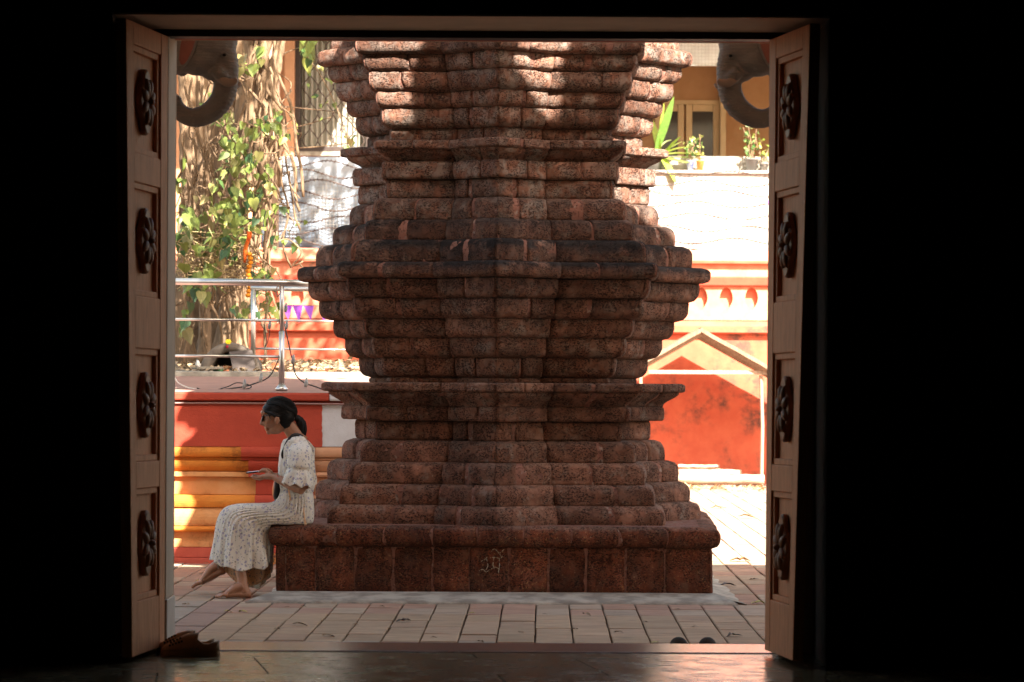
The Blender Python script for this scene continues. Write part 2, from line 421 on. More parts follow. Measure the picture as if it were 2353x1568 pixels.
w = MB(); w.box(-9, 9, 14.41, 14.70, 0, .10); w.build('step', M['threshold'], tb, bevel=.008)
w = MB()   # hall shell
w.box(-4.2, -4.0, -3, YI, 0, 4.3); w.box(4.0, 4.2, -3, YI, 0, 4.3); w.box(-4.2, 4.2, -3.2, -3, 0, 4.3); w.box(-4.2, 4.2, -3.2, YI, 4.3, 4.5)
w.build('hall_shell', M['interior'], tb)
w = MB(); w.box(-9, 9, YO, 17.6, 5.75, 5.92); w.box(-9, 3.8, 17.42, 17.6, 5.92, 6.247); w.box(3.8, 9, 17.40, 17.6, 5.92, 6.877); w.box(-9, 9, YI, YO, 8.2, 8.4)  # unseen roof edge, its reach and step shaped to set the shadow line
w.build('shading_eave', M['facade'], tb, bevel=.02)
w = MB()
for x in (-2.1, 1.72): w.box(x-.22, x+.22, YO, 15.5, 0, 5.75)
w.build('porch_pier', M['facade'], tb)
for x in (-.05, 1.04, 1.97):  # unseen finials, added to cast the dark strips on the tower
    w = MB(); w.lathe([(.24,0),(.25,.06),(.17,.11),(.15,.16),(.22,.26),(.25,.38),(.20,.5),(.11,.57),(.14,.62),(.16,.68),(.08,.76),(.04,.9),(.004,1.05)], (x, 17.5, 6.245), 18)
    w.build('shadow_finial', M['facade'], tb, smooth=True)
# floor
fl = MB(); fl.box(-4.2, 4.2, -3.2, 13.93, -.02, FZ-.012)
fl = tag(fl.build('floor', M['black_wood']), kind='structure')
xs = [-3.9, -2.62, -1.40, -.05, 1.24, 2.55, 3.9]
for j, (y0, y1) in enumerate(((10.4,11.6),(11.6,12.85),(12.85,13.62),(13.62,13.925))):
    off = (.35, 0, .32, -.12)[j]
    for i in range(6):
        x0, x1 = xs[i]+off, xs[i+1]+off; m = MB(); gp = .004
        sk = -.12 if j < 3 else -.03   # joints run slightly askew
        zz = FZ-.012; zt = FZ+rnd.uniform(-.0008,.0008)
        a = [(x0+gp-sk,y0+gp),(x1-gp-sk,y0+gp),(x1-gp+sk*.0,y1-gp),(x0+gp+sk*.0,y1-gp)]
        m.add([(p[0],p[1],zz) for p in a]+[(p[0],p[1],zt) for p in a], [(0,1,5,4),(1,2,6,5),(2,3,7,6),(3,0,4,7),(4,5,6,7)])
        m.build('floor_slab', M['slab'], fl)
m = MB(); m.box(-3.9, 3.9, -3, 10.39, FZ-.012, FZ); m.build('floor_field', M['slab'], fl)

# ================================================================= door leaves
def rosette(leaf, O, ex, ez, en, zc, wide):
    """carved flower block at height zc on the leaf face"""
    c = O+ez*zc+ex*wide*.5
    m = MB(); n = 40; ring = []
    for k in range(n):
        a = 2*PI*k/n; r = .098*(1+.10*math.cos(4*a))+.016*math.exp(-((abs(math.sin(a))-1)/.12)**2)
        ring.append((r*math.cos(a), r*math.sin(a)*1.12))
    lay = []
    for d, s in ((.002,1),(.020,1),(.027,.93)): lay.append([c+ex*p[0]*s+ez*p[1]*s+en*d for p in ring])
    m.grid(lay, closed=True); k0 = len(m.v); m.add(lay[-1], [tuple(range(n))])
    b = m.build('rosette', M['dark_wood'], leaf)
    for k in range(8):
        a = 2*PI*(k+.5)/8; d = ex*math.cos(a)+ez*math.sin(a)*1.1; sd = -ex*math.sin(a)+ez*math.cos(a)*1.1
        m = MB(); R = Matrix((d.normalized(), sd.normalized(), en)).transposed()
        m.ball(c+d*.058+en*.028, .042, .023, .016, R, 12, 8); m.build('petal', M['dark_wood'], b, smooth=True)
    m = MB(); m.ball(c+en*.036, .022, .022, .016, None, 12, 8); m.build('flower_centre', M['dark_wood'], b, smooth=True)
def leaf(side, far_top, far_bot, near_top, near_bot, label):
    """leaf between hinge line (far) and free edge (near); panels face the opening"""
    root = thing('door_leaf', label, 'door', far_bot, group='open door leaves of the temple doorway')
    ez = ((far_top+near_top)/2-(far_bot+near_bot)/2); hh = ez.length; ez.normalize()
    ex = (near_bot+near_top-far_bot-far_top)/2; wd = ex.length; ex.normalize()
    en = ez.cross(ex); en = en if en.x*side < 0 else -en; en.normalize()
    O = far_bot
    th = .045
    def pt(u, v, d):     # bilinear on the slightly sagging leaf
        return far_bot.lerp(near_bot, u).lerp(far_top.lerp(near_top, u), v)+en*d
    def slab(name, u0, u1, v0, v1, d0, d1, bev=.004):
        m = MB(); m.add([pt(u,v,d) for d in (d0,d1) for u,v in ((u0,v0),(u1,v0),(u1,v1),(u0,v1))], [(3,2,1,0),(4,5,6,7),(0,1,5,4),(1,2,6,5),(2,3,7,6),(3,0,4,7)])
        return m.build(name, M['door_wood'], root, bevel=bev)
    s = .17
    slab('stile', 0, s, 0, 1, -th, 0); slab('stile', 1-s, 1, 0, 1, -th, 0)
    rows = [(.085,.262),(.305,.485),(.568,.748),(.795,.965)]
    edges = [0]+[e for r in rows for e in r]+[1]
    for k in range(5): slab('rail', s+.001, 1-s-.001, edges[2*k], edges[2*k+1], -th+.001, -.001)
    for k, (v0, v1) in enumerate(rows):
        p = slab('panel', s, 1-s, v0, v1, -th+.006, -.028, .0)
        for q, (a0, a1, b0, b1) in enumerate(((s,1-s,v1-.010,v1),(s,1-s,v0,v0+.010),(s,s+.045,v0+.0102,v1-.0102),(1-s-.045,1-s,v0+.0102,v1-.0102))):
            slab('moulding', a0, a1, b0, b1, -.029, -.010, .003)
        vc = (v0+v1)/2
        cpt = pt(.5, vc, -.027)
        rosette(root, cpt, ex, ez, en, 0, 0)
    return root
leaf(-1, P(387,84,13.88), P(378,1484,13.88), P(290,42,13.27), P(304,1511,13.27), 'brown panelled door leaf with carved flowers on the left of the doorway')
leaf(1, P(1768,92,13.88), P(1757,1494,13.88), P(1861,54,13.27), P(1821,1519,13.27), 'brown panelled door leaf with carved flowers on the right of the doorway')

# ================================================================= lamp tower of laterite courses
YAW = -math.radians(2.0)
TC = V((-.06, 21.41, 0))
tower = thing('lamp_tower', 'tall star-shaped tower of stacked red laterite courses on a square plinth', 'tower', TC, YAW)
def sy(y): return 1.33+(963-(y-2.5))/378.
TI = [(101,131,1697,'cap'),(131,173,1728,'roll'),(173,215,1701,'cup'),(215,262,1682,'cup'),(262,301,1655,'cup'),(301,348,1632,'cup'),
 (348,377,1602,'neck'),(377,399,1676,'slab'),(399,428,1661,'cove'),(428,470,1645,'band'),(470,517,1630,'neck'),(517,569,1655,'cap'),
 (569,619,1697,'cap'),(619,673,1739,'cap'),(673,711,1783,'roll'),(711,760,1757,'cup'),(760,807,1730,'cup'),(807,853,1694,'cup'),
 (853,901,1663,'cup'),(901,949,1628,'cup'),(949,961,1601,'neck'),(961,983,1722,'slab'),(983,1018,1704,'cove'),(1018,1053,1670,'band'),
 (1053,1101,1635,'neck'),(1101,1152,1671,'cap'),(1152,1204,1708,'cap'),(1204,1253,1737,'cap'),(1253,1309,1764,'cap')]
HI = [(60,101,1670,'cap'),(20,60,1640,'cap'),(-20,20,1615,'neck'),(-50,-20,1625,'band'),(-75,-50,1650,'cove'),(-95,-75,1665,'slab'),(-120,-95,1595,'neck'),
 (-165,-120,1612,'cup'),(-210,-165,1632,'cup'),(-255,-210,1655,'cup'),(-295,-255,1682,'roll'),(-340,-295,1650,'cap'),(-385,-340,1620,'cap'),(-430,-385,1590,'cap'),
 (-520,-430,1560,'neck'),(-560,-520,1600,'slab'),(-640,-560,1560,'neck'),(-700,-640,1600,'roll'),(-900,-700,1540,'neck'),(-960,-900,1590,'roll'),(-1200,-960,1520,'neck'),(-1260,-1200,1570,'slab'),(-1500,-1260,1490,'neck'),(-1560,-1500,1540,'roll'),(-1800,-1560,1440,'cap')]
def prof(kind, h):
    """(height fraction, outward offset) from bottom to top"""
    n = 9; out = []
    for i in range(n+1):
        z = i/n
        if kind == 'cap': q = max(0, (z-.3)/.7); o = -.075*(1-math.sqrt(max(0,1-q**2.3)))-.01*(1-z)
        elif kind == 'cup': q = max(0, (.72-z)/.72); o = -.085*(1-math.sqrt(max(0,1-q**2.2)))-.004*z
        elif kind == 'roll': q = abs(2*z-1); o = -.05*(1-math.sqrt(max(0,1-q**2.6)))
        elif kind == 'cove': o = -.105*(.5+.5*math.cos(PI*z))
        elif kind == 'slab': q = abs(2*z-1); o = -.022*q**6
        else: q = abs(2*z-1); o = -.014*q**6
        out.append((z, o))
    return out
def plan_of(a, w=.295):
    """16-cornered plan: a square of half-side a with a shallow pointed bay (half-width w) on each side"""
    q = [(1,0),(a,w),(a,a),(w,a)]; out = []
    for k in range(4):
        c, s = (1,0,-1,0)[k], (0,1,0,-1)[k]
        out += [V((x*c-y*s, x*s+y*c, 0)) for x, y in q]
    return out+[out[0].copy()]
ARAT = {101:.74,131:.735,173:.74,215:.745,262:.755,301:.765,348:.77,377:.735,399:.74,428:.745,470:.75,517:.785,569:.75,619:.75,673:.735,711:.735,760:.745,
 807:.755,853:.765,901:.775,949:.79,961:.765,983:.77,1018:.78,1053:.80,1101:.815,1152:.80,1204:.80,1253:.805}
square = [V(p) for p in ((-1,-1,0),(1,-1,0),(1,1,0),(-1,1,0),(-1,-1,0))]
def jit(p, amp, seed):
    q = p*7+V((seed*3.1, seed*1.7, 0)); q2 = p*26
    return amp*(1.4*noise.noise(q)+.7*noise.noise(q2))
def sweep(mb, A, B, t0, t1, R, z0, z1, pr, e0, e1, inset=0., amp=.006, seed=0, inner=.16, nt=9):
    """one stone: the course profile swept along an edge of the plan from t0 to t1"""
    Lm = (B-A).length*R; h = z1-z0; rows = []
    ts = []
    for i in range(nt+1):
        x = i/nt; x = x*x*(3-2*x)*.45+x*.55; ts.append(t0+(t1-t0)*x)
    d = (B-A).normalized(); nrm = V((d.y, -d.x, 0))
    if nrm.dot(A+B) < 0: nrm = -nrm
    for z, o in [(0, -inner)]+pr+[(1, -inner)]:
        row = []
        edge_in = (o == -inner)
        for t in ts:
            s = R+o-inset
            p = (A.lerp(B, t))*s
            if not edge_in:
                da = (t-t0)*Lm; db = (t1-t)*Lm; k = 0
                if da < e0: k += e0*(1-math.sqrt(max(0, 1-(1-da/e0)**2)))
                if db < e1: k += e1*(1-math.sqrt(max(0, 1-(1-db/e1)**2)))
                zz = z0+h*z
                p = p-nrm*(k-jit(V((p.x,p.y,zz)), amp, seed))
                p.z = zz+(.35*jit(V((p.y,zz,p.x)), amp, seed+5) if 0 < z < 1 else 0)
            else: p.z = z0+h*z
            row.append(p)
        rows.append(row)
    m0 = len(mb.v); mb.grid(rows)
    nn = len(rows); mm = len(rows[0])
    mb.f.append(tuple(m0+i*mm for i in range(nn))); mb.m.append(mb.cm)
    mb.f.append(tuple(m0+i*mm+mm-1 for i in range(nn))[::-1]); mb.m.append(mb.cm)
def ring(mb, plan, R, z0, z1, pr, inset, inner=.35):
    rows = []
    for z, o in [(0, -inner)]+pr+[(1, -inner)]:
        rows.append([V((p.x*(R+o-inset), p.y*(R+o-inset), z0+(z1-z0)*z)) for p in plan[:-1]])
    mb.grid(rows, closed=True)
rear = MB(); VIS = (8, 10, 11, 12, 13, 15)
blackness = {619: 1.0, 569: .8, 673: 1.0, 711: .75, 760: .6, 807: .35, 517: .45, 853: .2}
for ti, (ya, yb, xv, kind) in enumerate(TI+HI):
    hidden = ti >= len(TI)
    z1, z0 = sy(ya), sy(yb); R = (xv-1262)/378.+(.02 if ya < 377 else 0); pr = prof(kind, z1-z0)
    z1 += .0015; star = plan_of(ARAT.get(ya, .75))
    if hidden:
        ring(rear, star, R, z0, z1, pr, 0.0); continue
    c = MB(); ring(c, star, R, z0, z1-.003, pr, .0125 if not (ya > 1050 or 517 <= ya < 711) else .0105); course = c.build('mortar_course', M['mortar'], tower, local=True)
    for e in range(16):
        A, B = star[e], star[e+1]; L = (B-A).length*R
        r = random.Random(ti*100+e)
        nb = 2 if r.random() < (.6 if e in VIS and (ya > 1000 or ya < 700) else .42) else 1
        cuts = [0]+([r.uniform(.36, .64)] if nb == 2 else [])+[1]
        for b in range(nb):
            gg = r.uniform(.006, .014) if (ya > 1050 or 517 <= ya < 711) else .004
            g0 = (gg if b else .0003)/L; g1 = (gg if b < nb-1 else .0003)/L
            if r.random() < .25: g1 += .022/L if b < nb-1 else 0
            out0 = (b == 0 and e % 2 == 0); out1 = (b == nb-1 and e % 2 == 1)
            eo = .010 if e in (11, 12) else .026
            e0 = eo if out0 else (.010 if b else .003); e1 = eo if out1 else (.010 if b < nb-1 else .003)
            if e in VIS:
                m = MB(); sweep(m, A, B, cuts[b]+g0, cuts[b+1]-g1, R+r.uniform(-.002,.003), z0, z1, pr, e0*r.uniform(.5,1.3), e1*r.uniform(.5,1.3), 0, .0085, ti+e*.37)
                o = m.build('laterite_block', M['laterite'], course, smooth=True, local=True)
                bk = blackness.get(ya, .0 if ya > 1000 else .12)+r.uniform(-.1, .15)
                o.color = (max(0, bk), (.75 if ya < 520 else .25 if ya < 1000 else .12)*r.uniform(.5, 1.3), 0, 1)
            else:
                sweep(rear, A, B, cuts[b]+g0, cuts[b+1]-g1, R, z0, z1, pr, e0, e1, 0, .007, ti+e*.37)
o = tag(rear.build('rear_masonry', M['laterite'], tower, smooth=True, local=True), kind='stuff'); o.color = (.15,.4,0,1)
# plinth: ledge roll and face stones
def px_t(xs_, D, half): return [(X(x/1.088, D)-TC.x+half)/(2*half) for x in xs_]
PH, LH = 1.352, 1.395
pl = MB(); ring(pl, square, PH, .0, .33, [(0,0),(1,0)], .008, 1.2); pc = pl.build('plinth_core', M['mortar'], tower, local=True)
pl = MB(); ring(pl, square, LH, .325, .452, prof('roll', .127), .008, 1.3); lc = pl.build('ledge_core', M['mortar'], tower, local=True)
def course_on_square(core, half, z0, z1, pr, joints, mat, name, e):
    for s in range(4):
        A, B = square[s], square[s+1]
        js = joints if s == 0 else [i/9+random.Random(s*10+i).uniform(-.012,.012) for i in range(1, 9)]
        cuts = [0]+js+[1]
        for b in range(len(cuts)-1):
            r = random.Random(s*50+b); m = MB() if s != 2 else rear2
            sweep(m, A, B, cuts[b]+(.0012 if b else 0), cuts[b+1]-(.0012 if b < len(cuts)-2 else 0), half+r.uniform(-.004,.004), z0, z1, pr, e if b else e*2.2, e if b < len(cuts)-2 else e*2.2, 0, .006, s*9+b*.7, .12, 10)
            if s != 2:
                o = m.build(name, mat, core, smooth=True, local=True); o.color = (.05, .1, 0, 1)
rear2 = MB()
course_on_square(pc, PH, .03, .328, [(i/10, -.006*abs(2*i/10-1)**8) for i in range(11)], px_t([732,809,907,1003,1103,1194,1293,1392,1488,1587,1684], 20.05, PH), M['laterite_plinth'], 'plinth_block', .008)
course_on_square(lc, LH, .322, .455, prof('roll', .13), px_t([770,859,979,1101,1214,1330,1450,1570,1693], 20.0, LH), M['laterite_plinth'], 'ledge_block', .008)
tag(rear2.build('rear_plinth_masonry', M['laterite_plinth'], tower, smooth=True, local=True), kind='stuff')
# worn white scrawl on a plinth stone
M['chalk'] = simple('old_white_paint', (.40,.33,.25), (.24,.16,.11), 60, .9, .5, 90)
def scrawl(strokes):
    m = MB()
    for st in strokes:
        pts = [V((X(x, 20.05), 20.035, Z(y, 20.05))) for x, y in st]
        rr = random.Random(len(st))
        cc = catmull(pts, 6)
        for i in range(len(cc)-1):
            if rr.random() < .1: continue
            m.tube([cc[i], cc[i+1]], rr.uniform(.0015,.004), 5)
    o = m.build('painted_scrawl', M['chalk'], tower); o.location.y = .014
    return o
scrawl([[(1107,1291),(1117,1286),(1122,1280)],[(1103,1313),(1112,1309),(1119,1315),(1127,1310)],[(1120,1285),(1123,1300),(1118,1312)],[(1127,1283),(1140,1281),(1150,1284),(1158,1279)],
        [(1131,1268),(1138,1262),(1147,1270),(1155,1281)],[(1137,1282),(1135,1297),(1138,1309)],[(1149,1284),(1150,1300),(1147,1318)],[(1131,1308),(1140,1304),(1149,1308)],[(1150,1272),(1157,1266),(1161,1262)]])
# ================================================================= raised platform on the left
PD = 24.0
plat = thing('shrine_platform', 'red and orange moulded masonry platform behind the seated woman', 'platform', (-2.4, PD, 0))
def zp(y): return Z(y, PD)
XE = -.75                       # far end, hidden behind the tower
core = MB(); core.box(-7, XE, PD+.12, 43.8, 0, 1.15); core.build('core', M['red'], plat)
# orange moulded face, course by course: (y top, y bottom, projection top, projection bottom, material)
ORA = [(1030,1054,.075,.075,'orange_deep'),(1054,1062,.05,.05,'orange_deep'),(1062,1088,.06,.02,'orange_deep'),(1088,1100,.035,.035,'orange'),(1100,1141,.0,.0,'orange'),
       (1141,1170,.07,.075,'orange_deep'),(1170,1213,.06,.055,'orange'),(1213,1226,.085,.085,'orange_deep'),(1226,1262,.03,.04,'orange')]
def band(name, x0, x1, y0, y1, p0, p1, mat, ex=0., bulge=0.):
    m = MB(); n = 6; rows = []
    prof_ = [(PD+.121, zp(y1)+.0005)]+[(PD+.06-lerp(p1, p0, i/n)-ex-bulge*math.sin(PI*i/n), lerp(zp(y1)+.001, zp(y0)-.001, i/n)) for i in range(n+1)]+[(PD+.121, zp(y0)-.0005)]
    for x in [x0+(x1-x0)*i/12 for i in range(13)]: rows.append([V((x, y+.004*noise.noise(V((x*3,y,z*5))), z)) for y, z in prof_])
    m.grid(rows); return m.build(name, mat, plat, smooth=False, bevel=.004)
xo = X(588, PD); xr = X(722, PD)
for y0, y1, p0, p1, mt in ORA:
    xb = X(556 if y1 < 1063 else 572 if y1 < 1101 else 588, PD)
    band('orange_moulding', -7, xb-.002, y0, y1, p0, p1, M[mt], 0, .014 if p0 > .05 else 0)
    band('red_pier_moulding', xb, xr, y0, y1, p0, p1, M['red'], .03, .012 if p0 > .05 else 0)
    band('pale_moulding', xr+.002, XE, y0, y1, p0, p1, M['peach'], 0, .01)
band('base_course', -7, XE, 1262, 1285, .08, .09, M['red_base']); band('base_course', -7, XE, 1285, 1304, .11, .12, M['red_base'])
xw = X(741, PD)
m = MB(); n = 16; rows = []
for i in range(n+1):
    z = lerp(zp(1030), zp(929), i/n); rows.append([V((-7, PD-.02, z)), V((-3, PD-.02, z)), V((xw+.012*noise.noise(V((z*14, 3, 0)))+.008*noise.noise(V((z*45,1,0))), PD-.02, z))])
m.grid(rows); m.add([(-7,PD-.02,zp(1030)),(xw,PD-.02,zp(1030)),(xw,PD+.12,zp(1030)),(-7,PD+.12,zp(1030))], [(0,1,2,3)]); m.build('red_band', M['red'], plat)
m = MB(); m.box(-6.9, XE, PD-.016, PD+.122, zp(1030)+.004, zp(929)); m.build('white_band', M['white_paint'], plat)
m = MB(); m.box(-7, X(757, PD), PD-.055, PD+.4, zp(924), zp(906)); cap = m.build('cap', M['red'], plat, bevel=.012)
m = MB(); m.box(X(757, PD)+.002, XE, PD-.05, PD+.4, zp(924), zp(906)-.002); m.build('cap', M['white_paint'], plat, bevel=.012)
m = MB(); m.box(-7, XE, PD+.03, PD+.122, zp(929)+.0005, zp(924)-.0005); m.build('shadow_gap', M['red'], plat)
m = MB(); m.tube([V((x, PD-.035+.004*math.sin(x*2), zp(933)-(.010*math.sin(x*1.3+1)))) for x in [-6.5+i*.25 for i in range(24)]], .008, 6); m.build('conduit', simple('grey_conduit', (.30,.17,.15), None, rough=.5), plat, smooth=True)
# sloping top, kerb, earth
def slab_top(name, prof_, mat, x0=-7, x1=XE, amp=.004, nx=50):
    m = MB(); rows = []
    for y, z in prof_: rows.append([V((lerp(x0, x1, i/nx), y, z+amp*noise.noise(V((lerp(x0, x1, i/nx)*3, y*2, 1))))) for i in range(nx+1)])
    m.grid(rows); return m.build(name, mat, plat, smooth=True)
slab_top('top_paving', [(PD-.045, zp(906)+.002), (PD+1, 1.305), (PD+2.2, 1.345), (PD+3.5, 1.392)], M['pink_dust'])
slab_top('kerb', [(27.40,1.36),(27.405,1.425),(27.45,1.432),(27.75,1.437)], M['concrete'], amp=.008)
slab_top('earth_bed', [(27.7,1.43),(29,1.45),(31,1.50),(34,1.56),(38,1.60),(43.95,1.62)], M['earth'], x1=-.75, amp=.05, nx=90)

# ================================================================= compound wall across the back
WD = 44.0
def zw(y): return Z(y, WD)
wall = thing('compound_wall', 'long red boundary wall with a moulded cap and a row of arched niches', 'wall', (0, WD, 0))
X0, X1 = -9., 9.
m = MB(); m.box(X0, X1, WD, WD+.35, -.1, zw(765)); m.build('lower_wall', M['red_old'], wall)
m = MB(); m.extr_x([(WD-.05,zw(766)),(WD-.10,zw(762)),(WD-.10,zw(748)),(WD-.03,zw(738)),(WD+.03,zw(734)),(WD+.35,zw(734)),(WD+.35,zw(766))], X0, X1); m.build('string_course', M['red_old'], wall)
m = MB(); m.box(X0, X1, WD-.06, WD+.40, zw(655), zw(634)); m.build('cornice', M['red'], wall, bevel=.015)
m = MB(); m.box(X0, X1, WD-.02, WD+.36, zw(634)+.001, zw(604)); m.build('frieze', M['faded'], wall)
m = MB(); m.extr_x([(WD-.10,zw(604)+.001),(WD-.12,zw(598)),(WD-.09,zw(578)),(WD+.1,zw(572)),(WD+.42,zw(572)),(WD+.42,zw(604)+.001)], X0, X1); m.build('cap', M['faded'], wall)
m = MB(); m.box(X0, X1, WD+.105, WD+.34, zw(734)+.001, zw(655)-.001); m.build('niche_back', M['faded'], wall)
# niche band: one module per niche, with a horseshoe opening
PIT = 58*WD/F; zb, zt = zw(734)+.001, zw(655)-.001
x_ref = X(1668, WD)
for k in range(-33, 8):
    xc = x_ref+k*PIT
    if xc < X0+PIT or xc > X1-PIT: continue
    n = 28; hole = []; rim = []
    hw = .088; zc = zw(683)
    for i in range(n):
        a = 2*PI*i/n+PI/n
        x = hw*math.cos(a); z = .145*math.sin(a) if math.sin(a) > 0 else .165*math.sin(a)
        x *= 1 if math.sin(a) > 0 else max(.05, 1-.55*math.sin(a)**2)
        hole.append((xc+x, zc+z))
        s = 1/max(abs(math.cos(a))/(PIT/2), (math.sin(a)/(zt-zc) if math.sin(a) > 0 else -math.sin(a)/(zc-zb)), 1e-6)
        rim.append((xc+max(-PIT/2, min(PIT/2, s*math.cos(a))), zc+s*math.sin(a)))
    m = MB()
    ro = [V((x, WD+.0, z)) for x, z in rim]; hi_ = [V((x, WD+.0, z)) for x, z in hole]; hb = [V((x, WD+.11, z)) for x, z in hole]
    m.grid([ro, hi_, hb], closed=True)
    for cx_ in (-1, 1):          # corners of the module
        for cz, zz in ((1, zt), (-1, zb)):
            cand_ = sorted(range(n), key=lambda i: (V((rim[i][0], 0, rim[i][1]))-V((xc+cx_*PIT/2, 0, zz))).length)[:2]
            m.add([(rim[cand_[0]][0], WD, rim[cand_[0]][1]), (rim[cand_[1]][0], WD, rim[cand_[1]][1]), (xc+cx_*PIT/2, WD, zz)], [(0,1,2)])
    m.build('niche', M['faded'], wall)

# ================================================================= screens above the wall
def sheet_mat():
    t = NT('pale_plastic_sheet')
    c = t.mix(t.step(t.noise(1.6, 4), .35, .65), (.20,.25,.32), (.33,.37,.42))
    c = t.mix(t.step(t.noise(4, 5, .7), .55, .7, 0, .5), c, (.17,.17,.18))
    t.bump(t.noise(4, 3), .4, .05); return t.fin(c, .45, .4)
M['sheet'] = sheet_mat()
SD = 46.0
sh = thing('plastic_sheet_screen', 'pale blue-white plastic sheet stretched behind barbed wire above the wall', 'screen', P(720, 570, SD))
m = MB(); rows = []
for j in range(9):
    y = 361+j*27; rows.append([P(600+i*12, y, SD)+V((0, .05*noise.noise(V((i*.35, j*.3, 0)))+.02*math.sin(i*1.1), 0)) for i in range(30)])
m.grid(rows); o = m.build('sheet', M['sheet'], sh, smooth=True); o.modifiers.new('t', 'SOLIDIFY').thickness = .01
m = MB()
M['wire'] = simple('rusty_wire', (.09,.058,.045), (.05,.035,.03), 20, .7)
for i in range(34): x = X(638, SD-.15)+i*.052; m.box(x-.0022, x+.0022, SD-.16, SD-.152, Z(560, SD), Z(392+ (70-i*5 if i < 12 else 0)*.2+max(0, i-10)*4.5, SD))
for j in range(26): z = Z(562, SD)+j*.052; m.box(X(636, SD-.15), X(636+max(30, 190-max(0, j-12)*11), SD), SD-.152, SD-.144, z-.0022, z+.0022)
m.build('wire_net', simple('grey_net', (.22,.20,.18), None), sh)
m = MB(); m.box(X(606, 45), X(637, 45), 44.9, 45.2, 1.5, Z(100, 45)); o = m.build('timber_post', M['grey_wood'], bevel=.01); tag(o, 'weathered brown post between the fig tree and the plastic sheet', 'post')
par = thing('parapet_wall', 'white parapet in full sun below the potted plants', 'wall', (X(1640, SD), SD, 0))
m = MB(); m.box(X(1000, SD), 12, SD, SD+.25, -.1, Z(397, SD)); m.build('wall_body', M['parapet'], par)
m = MB(); m.box(X(1000, SD), 12, SD-.05, SD+.32, Z(397, SD)+.001, Z(390, SD)); m.build('coping', M['parapet'], par, bevel=.01)
# barbed wire strands: each with barbs
wires = []
def strand(pts, D, label, r=.0085):
    root = thing('barbed_wire', label, 'wire', P(pts[0][0], pts[0][1], D), group='barbed wire strands above the wall')
    cc = catmull([P(x, y, D) for x, y in pts], 10)
    m = MB(); m.tube(cc, r, 5); m.build('strand', M['wire'], root, smooth=True)
    b = MB()
    for i in range(2, len(cc)-2, 3):
        q = cc[i]; a = rnd.uniform(0, PI)
        d = V((.022*math.cos(a)*.6, .005, .022)); b.tube([q-d, q+d], .004, 4)
        d = V((.018, -.005, .020*math.sin(a))); b.tube([q-d, q+d], .004, 4)
    tag(b.build('barbs', M['wire'], root), kind='stuff')
for i, yy in enumerate((376, 398, 420, 446, 474, 502, 530, 556)):
    r = random.Random(i); ph = r.uniform(0, 6)
    word = ('top', 'second', 'third', 'fourth', 'fifth', 'sixth', 'seventh', 'lowest')[i]
    strand([(590+k*32, yy+9*math.sin(k*1.15+ph)+(k-3)*1.2) for k in range(9)], 44.6, word+' barbed wire strand from the top, in front of the plastic sheet')
    strand([(1490+k*32, yy+24+7*math.sin(k*1.0+ph)+(k-4)*.5) for k in range(10)], 44.6, word+' barbed wire strand from the top, in front of the white parapet')

# ================================================================= house behind, left: window with grille and curtain
HD = 52.0
M['frame_brown'] = simple('dark_brown_frame', (.06,.042,.035), (.045,.03,.026), 6, .55)
M['curtain'] = simple('grey_white_curtain', (.50,.47,.40), (.40,.38,.32), 3, .8, .1)
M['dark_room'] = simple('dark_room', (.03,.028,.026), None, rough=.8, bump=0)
house = thing('house', 'peach painted house with a curtained grille window and a shaded balcony behind the wall', 'building', (0, HD, 0))
def hx(x): return X(x, HD)
def hz(y): return Z(y, HD)
m = MB()
m.box(-9, hx(680), HD, HD+.3, 0, 9); m.box(hx(680), hx(872), HD, HD+.3, 0, hz(350)); m.box(hx(680), hx(872), HD, HD+.3, hz(20), 9); m.box(hx(872), hx(1180), HD, HD+.3, 0, 9)
m.build('wall', M['peach'], house)
for a, b in ((651, 675), (560, 600)):
    m = MB(); m.box(hx(a), hx(b), HD-.25, HD-.001, 0, 9); m.build('pilaster', M['peach'], house, bevel=.02)
wf = MB()
for a, b, c, d in ((674,688,14,352),(838,846,14,352),(858,872,14,352),(688,858,340,352),(688,858,14,26)):
    wf.box(hx(a), hx(b), HD-.08+.001*(c % 3), HD+.1, hz(d)+.001*(a % 3), hz(c))
win = wf.build('window', M['frame_brown'], house, bevel=.01)
m = MB(); m.box(hx(668), hx(880), HD-.16, HD-.001, hz(362), hz(352)-.001); m.build('sill', M['concrete'], win)
m = MB(); rows = []
for j in range(2):
    rows.append([V((lerp(hx(688), hx(858), i/90), HD+.22+.05*math.sin(i*.95+.5*math.sin(i*.3)), (hz(345), hz(20))[j])) for i in range(91)])
m.grid(rows); m.build('curtain', M['curtain'], win, smooth=True)
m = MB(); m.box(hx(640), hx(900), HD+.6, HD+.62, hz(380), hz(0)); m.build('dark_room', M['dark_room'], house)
for k in range(8):
    x = lerp(hx(692), hx(834), (k+.5)/8); s = 1 if k % 2 else -1; pts = []
    for i in range(60):
        z = lerp(hz(341), hz(24), i/59); pts.append(V((x+s*.062*math.sin(i*.55), HD-.02+.004*s, z)))
    m = MB(); m.tube(pts, .0085, 6); m.build('grille_bar', M['wire'], win, smooth=True)
m = MB(); m.box(-9, hx(900), 49.3, HD-.001, 7.6, 7.75); m.build('added_sunshade', M['concrete'], house)  # unseen slab added above the window to keep sun off the curtain
